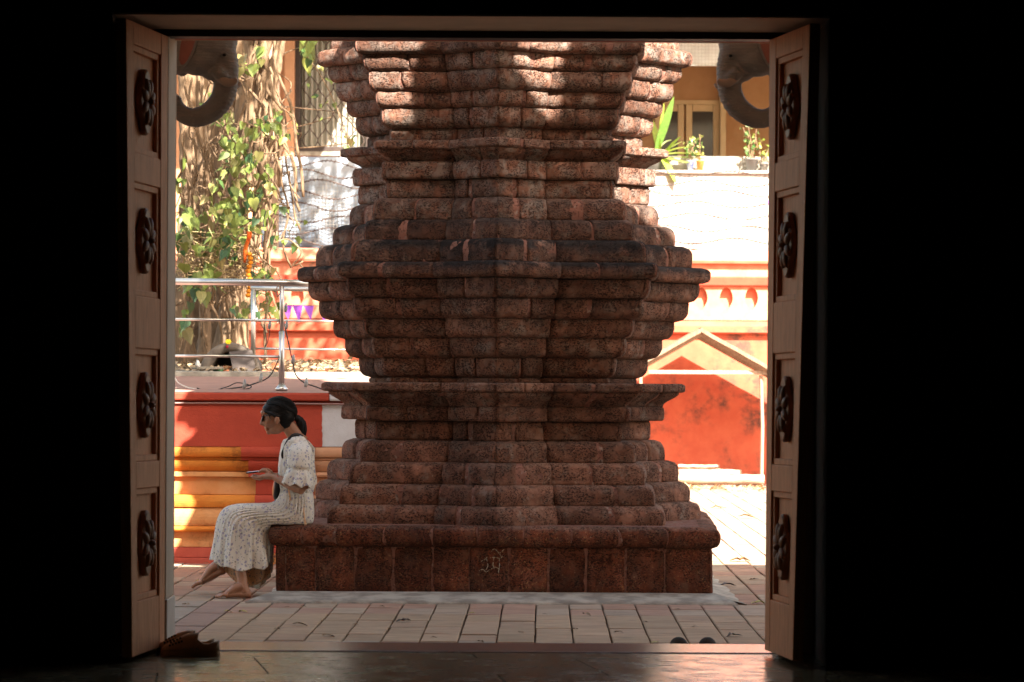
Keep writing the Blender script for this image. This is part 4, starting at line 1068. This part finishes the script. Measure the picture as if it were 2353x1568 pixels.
hs = MB(); rh = random.Random(21); hc = W(645,944); Rm = Matrix.Rotation(.30, 3, 'Y')
for i in range(90):
    ky = rh.uniform(-1, 1); pts = []
    ctrl = [V((-.93, ky*.55, .10+.3*(1-abs(ky)))), V((-.45, ky*.95, .75*(1-.55*abs(ky)))), V((.25, ky*1.0, .78*(1-.7*abs(ky)))), V((.80, ky*.5, .15)), V((.97, ky*.08, -.30))]
    for q in catmull(ctrl, 5):
        u_ = q.normalized(); k_ = rh.uniform(1.0, 1.02); pts.append(hc+Rm@V((u_.x*.103*k_, u_.y*.086*k_, u_.z*.087*k_)))
    hs.tube(pts, [.0024]*(len(pts)-1)+[.001], 5)
for i in range(14):          # loose wisps at the brow and nape
    y_ = rh.uniform(-.06, .06); a_ = W(608+rh.uniform(0,8), 938+rh.uniform(-6,4), y_); hs.tube(catmull([a_, a_+V((-.012-rh.uniform(0,.012), 0, -.012)), a_+V((-.010-rh.uniform(0,.015), 0, -.035-rh.uniform(0,.025)))], 4), .0009, 4)
hs.build('hair_strands', M['hair'], hair, smooth=True)
h = MB(); h.tube(catmull([W(673,958), W(682,961), W(692,972), W(696,988), W(693,1004), W(690,1010)], 5), lerps([.015,.022,.028,.028,.019,.005], 26), 14, sq=1.05)
h.remesh('ponytail', M['hair'], .006, hair, 2, disp=lambda c: .0025*math.sin(c.x*330+c.y*260))
m = MB(); m.lathe([(.019,-.007),(.023,0),(.019,.007)], (0,0,0), 14); o = m.build('hair_tie', simple('white_hair_tie', (.7,.68,.66), None, bump=0), hair, smooth=True); o.location = W(675.5,958.5); o.rotation_euler = (0, 1.25, 0)
# dress: bodice and pleated skirt, lofted ring by ring
def loft(rings_, nphi, n_between, fold):
    keys = [(W(*f), W(*bk), B) for f, bk, B in rings_]
    fs_ = catmull([k[0] for k in keys], n_between); bs_ = catmull([k[1] for k in keys], n_between); Bs = lerps([k[2] for k in keys], len(fs_))
    rows = []
    for j in range(len(fs_)):
        c = (fs_[j]+bs_[j])/2; A = (fs_[j]-bs_[j])/2; t = j/(len(fs_)-1); row = []
        An = A.normalized()
        for i in range(nphi):
            ph = 2*PI*i/nphi; co, si = math.cos(ph), math.sin(ph)
            ca = math.copysign(abs(co)**.85, co); sa = math.copysign(abs(si)**.85, si)
            out = (An*co+V((0, si, 0))); dz, dr = fold(t, ph)
            p = c+A*ca+V((0, Bs[j]*sa, 0))+out*dr+V((0, 0, dz))
            row.append(p)
        rows.append(row)
    return rows
def skirt_fold(t, ph):
    si = math.sin(ph); low = max(0, (t-.55)/.45)
    pl_ = .0055*math.sin(ph*38+2*math.sin(t*5))*(1-low)*min(1, t*8)
    big = (.015*math.sin(ph*6+t*4)+.010*math.sin(ph*13-t*3+1)+.005*math.sin(ph*27+t*6))*low+.004*math.sin(ph*5+t*14)
    droop = -(.060 if si < 0 else .185)*abs(si)**1.1*low**1.35*(1 if si < 0 else (1.1 if math.cos(ph) < .3 else .8))
    return droop+.008*low*math.sin(ph*9), pl_+big
SK = [((645,1126),(717,1126),.125),((640,1146),(720,1160),.14),((626,1156),(719,1196),.165),((600,1157),(702,1212),.18),((570,1158),(662,1214),.186),((541,1161),(632,1220),.187),
      ((520,1168),(627,1228),.195),((508,1183),(626,1238),.20),((501,1206),(627,1249),.205),((496,1232),(629,1262),.21),((491,1259),(632,1278),.215),((489,1279),(632,1287),.22)]
rows = loft(SK, 160, 5, skirt_fold)
for r_ in rows:
    for p in r_:
        if p.x > -1.50 and p.z < .459: p.z = .459
d = MB(); d.grid(rows, closed=True); k_sk = len(d.v)
BO = [((654,1010),(690,999),.080),((651,1018),(700,1006),.135),((647,1042),(714,1033),.158),((643,1073),(721,1074),.156),((643,1104),(721,1108),.141),((646,1131),(717,1131),.128)]
d.grid(loft(BO, 96, 5, lambda t, ph: (.0, .006*math.sin(ph*7+t*6)+.004*math.sin(ph*15+t*5)+.004*math.sin(ph*31+t*9)*t)), closed=True)
dress = d.build('dress', M['dress'], person, smooth=True); so_ = dress.modifiers.new('t', 'SOLIDIFY'); so_.thickness = .003; so_.offset = 0
def sleeve(s):
    m = MB(); rows = []
    path = catmull([W(690,1007,s*.060), W(693,1030,s*.158), W(692,1060,s*.190), W(691,1078,s*.197), W(690,1096,s*.203), W(688,1113,s*.207)], 5); n = len(path)
    rad = lerps([.022,.070,.073,.069,.082,.090], n)
    for j, p in enumerate(path):
        t = j/(n-1); ru = max(0, (t-.58)/.42); row = []
        for i in range(72):
            ph = 2*PI*i/72; r_ = rad[j]+ru*(.009*math.sin(ph*7)+.005*math.sin(ph*15+1))+.0035*math.sin(ph*5+t*9)-(.006 if abs(t-.6) < .04 else 0)
            row.append(p+V((math.cos(ph)*r_, math.sin(ph)*r_*.82, .010*math.sin(ph*7+.6)*ru-.012*math.cos(ph)*t)))
        rows.append(row)
    m.grid(rows, closed=True); o = m.build('sleeve', M['dress'], dress, smooth=True); q_ = o.modifiers.new('t', 'SOLIDIFY'); q_.thickness = .003
sleeve(-1); sleeve(1)
# lifted back hem showing the inner side of the cloth, backlight put into its peach
m = MB(); rows = []
for j in range(9):
    t = j/8; row = []
    for i in range(25):
        u = i/24; y = lerp(1275, 1300+58*math.sin(PI*min(1, u*1.05))**.7*(1-.28*(1-u)), t); row.append(W(lerp(500, 634, u)-8*t*(u-.5), y, .10+.03*math.sin(u*14)+.04*u))
    rows.append(row)
m.grid(rows); o = m.build('back_hem', M['backlit_cloth'], dress, smooth=True); o.modifiers.new('t', 'SOLIDIFY').thickness = .003
for i, (x, y, dy) in enumerate(((707,1205,-.17),(672,1150,-.165))):
    m = MB(); m.tube(catmull([W(x-6,y-40,dy+.01), W(x-3,y-18,dy-.012), W(x,y-2,dy-.02)], 4), lerps([.003,.004,.008], 9), 6); m.build('tie_end', M['backlit_cloth'], dress, smooth=True)
m = MB(); m.lathe([(.0255,-.003),(.0275,0),(.0255,.003)], (0,0,0), 20); o = m.build('bracelet', simple('red_thread', (.35,.05,.03), None, bump=0), person, smooth=True); o.location = W(642,1099,-.117); o.rotation_euler = (0, 1.3, .3)
# phone and bag
ph_ = thing('phone', 'thin smartphone held in the seated woman\'s hands', 'phone', W(588, 1085, -.01))
m = MB(); ax = V((-.062, 0, -.007)); m.obox(W(590,1084.5,-.014), ax, (0,.036,0), V((.0004,0,-.0045))); m.build('body', M['eye_black'], ph_, bevel=.003)
def screen_mat():
    t = NT('phone_screen'); t.b.inputs['Emission Color'].default_value = (.55,.6,.7,1); t.b.inputs['Emission Strength'].default_value = .15; return t.fin((.05,.055,.07), .08, .5)
m = MB(); m.obox(W(590,1082.6,-.014), ax*.94, (0,.033,0), (0,0,.0005)); m.build('screen', screen_mat(), ph_)
M['bag'] = simple('black_leather', (.014,.013,.012), (.02,.018,.017), 30, .42, .3, 150)
bg = thing('shoulder_bag', 'black shoulder bag worn across the seated woman\'s front', 'bag', W(634, 1150, .09))
m = MB(); m.ball(W(636,1121,.06), .030, .105, .083, Matrix.Rotation(.12, 3, 'Y'), 20, 14); m.build('pouch', M['bag'], bg, smooth=True)
m = MB(); pts = catmull([W(708,1022,.05), W(701,1008,-.02), W(690,999.5,-.075), W(676,1000,-.098), W(664,1014,-.115), W(656,1032,-.118), W(652,1048,-.10), W(660,1070,-.03), W(650,1095,.04)], 6)
m.tube(pts, .010, 8, sq=.4, up=(0,0,1)); m.build('strap', M['bag'], bg, smooth=True)
# ================================================================= clay oven shrine and small things on the platform
M['clay'] = simple('grey_clay', (.17,.14,.115), (.115,.095,.08), 8, .9, .5, 40, .01)
OD = 28.7
ov = thing('clay_oven', 'small arched grey clay oven with a dark opening on the platform', 'oven', P(528, 858, OD))
def ellarc(cx, y0, rx, rz, n=24): return [V((cx+rx*math.cos(PI-PI*i/n), 0, y0+rz*math.sin(PI*i/n))) for i in range(n+1)]
c0 = P(528, 860, OD); out = ellarc(c0.x, c0.z-.03, .28, .31); inn = ellarc(c0.x+.01, c0.z-.03, .19, .235)
def at_y(r, y, s=1.): return [V((c0.x+(p.x-c0.x)*s, y, c0.z+(p.z-c0.z)*s)) for p in r]
m = MB(); m.grid([at_y(inn, OD+.42), at_y(inn, OD+.02), at_y(out, OD, .97), at_y(out, OD+.05), at_y(out, OD+.5, .96), at_y(inn, OD+.52, .7)]); m.build('shell', M['clay'], ov, smooth=True)
m = MB(); m.add(at_y(inn, OD+.42), [tuple(range(25))]); m.build('back', M['clay'], ov)
m = MB(); m.ball(P(522, 797, OD), .012, .008, .014); m.build('red_dot', simple('red_powder', (.5,.03,.06), None), ov)
def flower(name, c, r, mat, lab, parent=None):
    m = MB()
    for k in range(6):
        a = k*PI/3; m.ball(c+V((math.cos(a)*r*.6, -.01, math.sin(a)*r*.5)), r*.5, .008, r*.42, None, 8, 6)
    m.ball(c+V((0,-.012,0)), r*.3); o = m.build(name, mat, parent, smooth=True); return tag(o, lab, 'flower')
M['yellow'] = simple('yellow_petal', (.72,.52,.02), None)
flower('flower', P(525, 786, OD-.02)+V((0,-.01,0)), .026, M['yellow'], 'yellow flower lying on top of the clay oven')
m = MB(); rows = [[P(527,812,OD-.12), P(580,808,OD-.12)], [P(537,859,OD-.3), P(589,855,OD-.3)]]; m.grid(rows)
o = m.build('board', simple('dark_board', (.10,.078,.068), (.07,.055,.05), 6, .8)); o.modifiers.new('t', 'SOLIDIFY').thickness = .02; tag(o, 'dark board leaning against the mouth of the clay oven', 'board')
m = MB(); m.obox(P(478,846,28.0), (.11,.05,0), (-.03,.12,0), (0,0,.012)); tag(m.build('stone_tile', M['concrete'], bevel=.004), 'flat grey stone tile lying left of the clay oven', 'tile')
M['terracotta'] = simple('terracotta', (.42,.15,.07), (.36,.12,.055), 12, .8)
def bowl(x, y, D, r, lab, mat='terracotta', tilt=0):
    m = MB(); m.lathe([(.5*r,0),(.85*r,.3*r),(r,.62*r),(.93*r,.62*r),(.75*r,.35*r),(.3*r,.15*r)], (0,0,0), 16)
    o = m.build('oil_lamp', M[mat], smooth=True); o.location = P(x, y, D); o.rotation_euler = (tilt, tilt*.6, 0); tag(o, lab, 'lamp bowl', 'small clay lamps on the platform')
M['green_leafbowl'] = simple('green_bowl', (.12,.28,.12), None)
bowl(516,857,28.2,.042,'terracotta lamp bowl standing on the floor inside the oven mouth'); bowl(501,857,28.15,.05,'green bowl at the mouth of the clay oven','green_leafbowl'); bowl(521,848,28.75,.04,'terracotta bowl deep in the oven mouth')
bowl(735,858,28.4,.05,'orange lamp bowl left of the two on the sunny earth'); bowl(758,856,28.6,.055,'orange lamp bowl right of the two on the sunny earth',tilt=.3); bowl(795,858,28.3,.045,'small tipped grey cup by the tower on the earth','clay',.7)
bowl(612,862,27.9,.045,'broken terracotta bowl by the board',tilt=.5); bowl(632,848,28.8,.05,'terracotta shard bowl behind the railing post',tilt=.9)
M['white_cup'] = simple('white_bowl', (.72,.70,.66), None); bowl(459,844,28.6,.06,'white upturned bowl on the leaf litter','white_cup',PI-.2)
# litter
lit = MB(); rl = random.Random(5)
for i in range(900):
    x = rl.uniform(380, 830); D = rl.uniform(27.8, 34); p = V((X(x, D), D, 0))
    zz = 1.43 if D < 29 else lerp(1.45, 1.55, min(1, (D-29)/5)); p.z = zz+rl.uniform(.0, .05)
    if x < 600 and rl.random() < .2: continue
    L = rl.uniform(.03, .075); R = Matrix.Rotation(rl.uniform(0, 6.28), 3, 'Z') @ Matrix.Rotation(rl.uniform(-.7, .7), 3, 'X')
    lit.add([p+R@V(q)*L for q in ((0,.6,0),(.4,.05,.1),(0,-.8,0),(-.4,.05,.12))], [(0,1,2,3)])
o = lit.build('leaf_litter', M['dry_leaf']); o.color = (.36,.25,.15,1); tag(o, 'dry leaf litter scattered on the raised earth bed', 'litter', kind='stuff')
rb = MB()
for i in range(60):
    x = rl.uniform(590, 830); D = rl.uniform(28, 30); rb.ball(V((X(x, D), D, 1.455+rl.uniform(0,.02))), rl.uniform(.015,.045), rl.uniform(.015,.04), rl.uniform(.01,.022), Matrix.Rotation(rl.uniform(0,3), 3, 'Z'), 6, 4)
o = rb.build('rubble', simple('pale_rubble', (.50,.38,.27), (.42,.25,.16), 20, .9), None); tag(o, 'pale stones and shards scattered on the sunny earth', 'rubble', kind='stuff')
# cables and bulbs
M['cable'] = simple('black_cable', (.03,.03,.03), None, rough=.5, bump=0)
lw = thing('cable', 'black light cable lying tangled on the platform edge below the railing', 'cable', P(470, 890, 24.5))
def cable(pts, D, r, name, parent, mat='cable'):
    m = MB(); m.tube(catmull([P(x, y, D) for x, y in pts], 8), r, 6); return m.build(name, M[mat], parent, smooth=True)
cable([(448,896),(470,898),(500,897),(530,893),(560,889),(590,880),(616,868),(630,848),(645,810),(652,760)], 24.6, .005, 'lead', lw)
cable([(452,892),(480,899),(520,890),(545,880),(575,886),(572,893),(540,896),(500,899)], 24.55, .004, 'loop', lw); cable([(401,868),(412,882),(435,892),(455,895)], 24.6, .005, 'white_lead', lw, 'white_cup')
lw2 = thing('cable', 'black light cable hanging from the railing post toward the tower', 'cable', P(740, 895, 24.5))
cable([(650,730),(660,775),(672,830),(680,862),(700,880),(722,888),(748,897),(765,900)], 24.5, .005, 'lead', lw2)
M['bulb'] = simple('grey_bulb', (.35,.34,.32), (.2,.2,.2), 30, .3)
for i, (x, y, pr_) in enumerate(((655,718,lw2),(657,757,lw2),(702,890,lw2),(598,879,lw),(618,756,lw),(560,893,lw),(672,836,lw2))):
    m = MB(); c = P(x, y, 24.45); m.tube([c, c+V((.006,0,.03)), c+V((.008,0,.07))], [.012,.014,.006], 8); m.build('bulb', M['bulb'], pr_, smooth=True)
cable([(606,745),(612,780),(608,800),(618,775),(620,740)], 24.5, .003, 'loop', lw); cable([(640,655),(634,668),(638,682),(644,670),(641,656)], 24.2, .004, 'tie_loop', lw2, 'grey_wood')
# bunting
def bunting(name_lab, pts, D, cols, w, hgt):
    root = thing('bunting', name_lab, 'bunting', P(*pts[0], D)); cc = catmull([P(x, y, D) for x, y in pts], 12); m = MB(); m.tube(cc, .004, 5); m.build('string', M['cable'], root)
    n = len(cols)
    for i, c in enumerate(cols):
        q = cc[int((i+.5)*(len(cc)-1)/n)]; m = MB(); a = rnd.uniform(-.25, .25)
        if c is None: continue
        m.add([q+V((-w/2, 0, 0)), q+V((w/2, 0, 0)), q+V((a*w, rnd.uniform(-.05,.05), -hgt*rnd.uniform(.7,1.1)))], [(0,1,2)])
        o = m.build('flag', M[c], root); o.modifiers.new('t', 'SOLIDIFY').thickness = .003
M['purple'] = simple('purple_foil', (.26,.05,.50), (.36,.12,.55), 6, .4); M['white_flag'] = simple('white_foil', (.70,.66,.60), None, rough=.5); M['pink_flag'] = simple('pink_foil', (.62,.30,.36), None, rough=.5)
bunting('string of white and purple triangular flags behind the railing', [(560,690),(610,706),(660,702),(720,703),(790,706)], 40., ['white_flag','white_flag',None,'white_flag','purple','purple','purple','purple','purple'], .13, .2)
bunting('faded pink flags strung in front of the white parapet', [(1560,512),(1640,500),(1700,488),(1790,455)], 44.3, [None,'pink_flag',None,'pink_flag',None,'purple'], .11, .2)
# ================================================================= potted plants on the parapet
PDp = 46.12; zpar = Z(390, 46.12)
M['blue_pot'] = simple('blue_pot', (.10,.14,.34), (.45,.47,.5), 22, .4, 0); M['orange_pot'] = simple('orange_pot', (.60,.22,.05), None, rough=.5, bump=0); M['grey_pot'] = simple('grey_pot', (.15,.145,.135), None, rough=.7); M['pattern_pot'] = simple('patterned_pot', (.06,.06,.06), (.4,.38,.34), 40, .5)
def strap(root, p0, d, L, w, droop, col):
    m = MB(); rows = []; d = V(d).normalized(); sd = d.cross(V((0,0,1))); sd = sd.normalized() if sd.length > .1 else V((1,0,0))
    for i in range(9):
        t = i/8; c = p0+d*L*t+V((0,0,-droop*t*t*L)); ww = w*math.sin(PI*min(1, .12+t*.88))**.7
        rows.append([c-sd*ww, c+V((0,.12*ww,-.35*ww)), c+sd*ww])
    m.grid(rows); o = m.build('leaf', M['leaf'], root, smooth=True); o.color = (*col, 1)
pt = thing('strap_leaf_plant', 'large bright green strap-leaved potted plant beside the tower', 'plant', V((X(1508, PDp), PDp, zpar)))
m = MB(); m.lathe([(.10,0),(.14,.22),(.15,.24),(.13,.24)], V((X(1500, PDp), PDp+.05, zpar)), 18); m.build('pot', M['grey_pot'], pt, smooth=True)
base = V((X(1512, PDp), PDp, zpar+.22)); rp = random.Random(8)
for dx, dz, L, w, dr, c in ((.12,1,.80,.085,.0,(.36,.46,.06)),(.3,1,.85,.09,.02,(.14,.27,.05)),(-.2,.9,.6,.07,.1,(.30,.40,.06)),(.8,.6,.62,.05,.35,(.38,.46,.10)),(1.0,.25,.75,.055,.25,(.42,.48,.16)),(.9,-.1,.5,.07,.1,(.40,.48,.14)),(-.7,.5,.5,.06,.4,(.32,.40,.06)),(.5,.4,.45,.06,.2,(.45,.50,.18)),(.6,.9,.5,.05,.2,(.22,.34,.05)),(-.4,.1,.5,.07,.3,(.36,.42,.07)),(.25,-.4,.5,.075,.2,(.30,.40,.06)),(1,.1,.85,.04,.15,(.30,.38,.08)),(.3,.6,.5,.06,.5,(.42,.46,.2))):
    strap(pt, base+V((rp.uniform(-.05,.05), rp.uniform(-.08,.05), rp.uniform(-.05,.05))), (dx, rp.uniform(-.4,.1), dz), L, w, dr, c)
def shrub(x, pot, pr_, ph2, n, hgt, lab, cols):
    c = V((X(x, PDp), PDp, zpar)); root = thing('potted_plant', lab, 'plant', c, group='potted plants on the parapet')
    m = MB(); m.lathe([(.7*pr_,0),(pr_,ph2*.9),(1.08*pr_,ph2*.92),(1.08*pr_,ph2),(.85*pr_,ph2),(.8*pr_,ph2*.9)], c, 18); m.build('pot', M[pot], root, smooth=True)
    r = random.Random(x)
    for i in range(4):
        m = MB(); tip = c+V((r.uniform(-.14,.14), r.uniform(-.05,.05), ph2+hgt*r.uniform(.6,1))); m.tube([c+V((0,0,ph2*.8)), c.lerp(tip, .5)+V((r.uniform(-.04,.04),0,.05)), tip], .006, 5); m.build('stem', M['bark'], root)
        for k in range(n//4):
            t = r.uniform(.25, 1.05); p = (c+V((0,0,ph2*.8))).lerp(tip, t)+V((r.uniform(-.05,.05), r.uniform(-.05,.05), r.uniform(-.03,.04))); L = r.uniform(.035,.06)
            o = bpy.data.objects.new('leaf', hearts[k % 7]); o.location = p; o.rotation_euler = (r.uniform(-1.4,1.4), r.uniform(-1,1), r.uniform(0,6)); o.scale = (L*1.1,)*3; link(o, root); o.color = (*[q*r.uniform(.8,1.2) for q in r.choice(cols)], 1)
YG = [(.36,.42,.08),(.20,.30,.06),(.44,.46,.14)]; DG = [(.12,.22,.07),(.09,.18,.05),(.22,.30,.10)]
shrub(1584, 'blue_pot', .055, .14, 24, .34, 'small leafy plant in a blue and white pot', DG); shrub(1606, 'orange_pot', .055, .14, 20, .38, 'small sprig in an orange pot', YG)
shrub(1725, 'grey_pot', .095, .17, 40, .5, 'leafy plant in a plain grey pot by the elephant trunk', DG); shrub(1753, 'pattern_pot', .07, .11, 32, .40, 'yellow-green plant in a dark patterned pot by the right door leaf', YG)
# ================================================================= shoes
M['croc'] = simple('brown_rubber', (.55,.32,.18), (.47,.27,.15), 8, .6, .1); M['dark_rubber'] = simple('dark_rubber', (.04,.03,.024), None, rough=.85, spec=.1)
def clog(loc, rz, lab):
    root = thing('clog', lab, 'shoe', loc, rz, 'pair of clogs on the threshold')
    Lh = .25; n = 24
    def hw(u): return .050*(math.sin(PI*min(1, .10+u*.62))**.55)*(1 if u < .5 else 1-.30*(u-.5)) if u < .97 else .025
    def outline(u): return hw(u)*min(1, math.sqrt(max(0, 1-((u-.5)/.5)**8))+.02)
    rows = []
    m = MB()
    for zf, s in ((0,.90),(.007,.99),(.018,1.0),(.026,.97)):
        ring_ = [V((-.5*Lh+Lh*(i/n), outline(i/n)*s, zf)) for i in range(n+1)]+[V((-.5*Lh+Lh*(i/n), -outline(i/n)*s, zf)) for i in range(n, -1, -1)]
        rows.append(ring_)
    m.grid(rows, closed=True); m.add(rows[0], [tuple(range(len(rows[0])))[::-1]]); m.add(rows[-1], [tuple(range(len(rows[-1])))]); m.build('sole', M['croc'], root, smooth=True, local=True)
    m = MB(); rows = []
    for i in range(15):
        u = .01+i/14*.58; w_ = outline(u)*1.0; hgt = .012+.064*math.sin(PI*.5*min(1, (u/.58)**1.1)); row = []
        for k in range(17):
            a = PI*k/16; row.append(V((-.5*Lh+Lh*u+.012*math.sin(a)*(u/.58)**4, w_*math.copysign(abs(math.cos(a))**.7, math.cos(a)), .024+hgt*math.sin(a)**.8)))
        rows.append(row)
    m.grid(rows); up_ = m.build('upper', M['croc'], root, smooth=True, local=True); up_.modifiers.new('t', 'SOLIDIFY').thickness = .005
    m = MB(); rows = []
    for zf, s in ((.0,1),(.5,1.03),(1,.97)):
        rows.append([V((-.5*Lh+Lh*u, sg*outline(u)*s, .022+zf*(.026+.038*max(0, (.74-u)/.19)**1.5+.018*max(0, (u-.8)/.2)))) for sg, us in ((1, [.55+.44*i/10 for i in range(11)]), (-1, [.99-.44*i/10 for i in range(11)])) for u in us])
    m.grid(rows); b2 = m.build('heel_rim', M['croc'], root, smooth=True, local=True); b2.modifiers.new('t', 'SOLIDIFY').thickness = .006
    for k in range(9):
        u = .16+.05*(k % 5)+.02*(k//5); a = .62+.42*(k//5); m = MB(); w_ = outline(u); hgt = .012+.064*math.sin(PI*.5*min(1, (u/.58)**1.1))
        m.ball(V((-.5*Lh+Lh*u, -w_*math.cos(a)**.7, .024+hgt*math.sin(a)**.8)), .005, .005, .005, None, 8, 6); m.build('vent_hole', M['dark_rubber'], up_, smooth=True, local=True)
    for k in range(3):
        m = MB(); u = .42+.10*k; m.box(-.5*Lh+Lh*u-.006, -.5*Lh+Lh*u+.006, -outline(u)-.004, -outline(u)+.004, .030, .038); m.build('side_slot', M['concrete'], up_, local=True)
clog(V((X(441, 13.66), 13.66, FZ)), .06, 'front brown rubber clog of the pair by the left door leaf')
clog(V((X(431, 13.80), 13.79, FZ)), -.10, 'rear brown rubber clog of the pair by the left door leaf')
def slipper(x, rz, lab):
    D = 16.30; root = thing('slipper', lab, 'shoe', V((X(x, D), D, 0)), rz, 'slippers outside the threshold'); m = MB(); n = 24
    ring_ = [(.045*math.cos(2*PI*i/n)*(1+.15*math.sin(2*PI*i/n)), .125*math.sin(2*PI*i/n)) for i in range(n)]
    m.grid([[V((a, b_, z)) for a, b_ in ring_] for z in (.002,.02)], closed=True); m.add([V((a, b_, .02)) for a, b_ in ring_], [tuple(range(n))]); m.build('sole', M['dark_rubber'], root, local=True)
    m = MB(); m.ball((0, .045, .018), .046, .072, .046, None, 18, 10); m.build('strap', M['dark_rubber'], root, smooth=True, local=True)
slipper(1567, .15, 'dark slipper farther from the right door leaf, just outside the threshold'); slipper(1628, -.1, 'dark slipper nearer the right door leaf, just outside the threshold')
# ================================================================= fallen leaves on the paving
def fl_mesh(seed):
    r = random.Random(seed); m = MB(); rows = []
    for i in range(7):
        t = i/6; w_ = .32*math.sin(PI*(.04+.92*t))**.8; z = .18*r.uniform(.3,1)*math.sin(t*3+r.uniform(0,.6)); rows.append([V((t-.5, -w_, z+.22*w_)), V((t-.5, 0, z*.8)), V((t-.5, w_, z+.35*w_*r.uniform(.2,1)))])
    lo = min(p.z for rr in rows for p in rr)
    for rr in rows:
        for p in rr: p.z -= lo
    m.grid(rows); return m.mesh('fallen_leaf', M['dry_leaf'], True)
flm = [fl_mesh(i) for i in range(5)]
BR, YE, DK = (.22,.13,.06), (.45,.36,.06), (.08,.05,.035)
FL = [(692,1442,BR,.09),(930,1431,DK,.09),(757,1466,BR,.08),(1086,1412,YE,.05),(561,1411,YE,.06),(527,1412,YE,.05),(1322,1447,BR,.05),(1424,1455,BR,.06),(1508,1477,YE,.05),(1653,1166,BR,.2),(1718,1190,BR,.2),(1702,1288,BR,.16),(1676,1345,DK,.11),(1745,1386,YE,.09),(1690,1461,DK,.09),(1350,1415,BR,.06),(584,1430,BR,.05),(640,1451,BR,.04),(662,1400,BR,.04),(700,1398,BR,.04),(461,1343,YE,.06),(468,1323,BR,.05),(1200,1455,BR,.04),(1105,1478,BR,.05),(1560,1400,BR,.04),(880,1398,BR,.035),(1255,1413,BR,.035),(1485,1430,BR,.035),(430,1395,BR,.05),(548,1356,YE,.05),(475,1300,BR,.05),(1735,1330,BR,.07),(1600,1440,BR,.04),(820,1440,BR,.04),(1000,1468,BR,.035)]
LAB = {BR: 'small dry brown leaf fallen on the courtyard paving', YE: 'small yellow leaf fallen on the courtyard paving', DK: 'dark curled dead leaf fallen on the courtyard paving'}
for i, (x, y, c, L) in enumerate(FL):
    D = H*F/(y-885); o = bpy.data.objects.new('fallen_leaf', flm[i % 5]); o.location = (X(x, D), D, .004); r = random.Random(i); o.rotation_euler = (0, r.uniform(-.1,.1), r.uniform(-.7,.7)); o.scale = (L, L, L*r.uniform(.6,1.2)); o.color = (*c, 1); link(o)
    tag(o, LAB[c], 'leaf', {BR: 'brown leaves on the paving', YE: 'yellow leaves on the paving', DK: 'dark dead leaves on the paving'}[c])
m = MB(); rows = [[P(866,876,21.0), P(880,870,21.05), P(889,878,21.1)], [P(868,882,20.95), P(882,880,21.0), P(890,882,21.05)]]; m.grid(rows); o = m.build('dry_leaf', M['dry_leaf'], smooth=True); o.color = (.35,.24,.16,1); tag(o, 'curled dry leaf resting on the left shoulder of the lower cornice', 'leaf')
gm = MB(); rg = random.Random(3)
for i in range(160):
    x = rg.uniform(1560, 1760); D = rg.uniform(40.5, 42.0); p = V((X(x, D), D, .01)); L = rg.uniform(.03,.09); R = Matrix.Rotation(rg.uniform(0,6.28), 3, 'Z') @ Matrix.Rotation(rg.uniform(-.9,.9), 3, 'X')
    gm.add([p+R@V(q)*L+V((0,0,L*.4)) for q in ((0,.6,0),(.4,.05,.1),(0,-.8,0),(-.4,.05,.12))], [(0,1,2,3)])
o = gm.build('leaf_drift', M['dry_leaf']); o.color = (.40,.28,.15,1); tag(o, 'drift of dry leaves along the logs by the red wall', 'litter', kind='stuff')
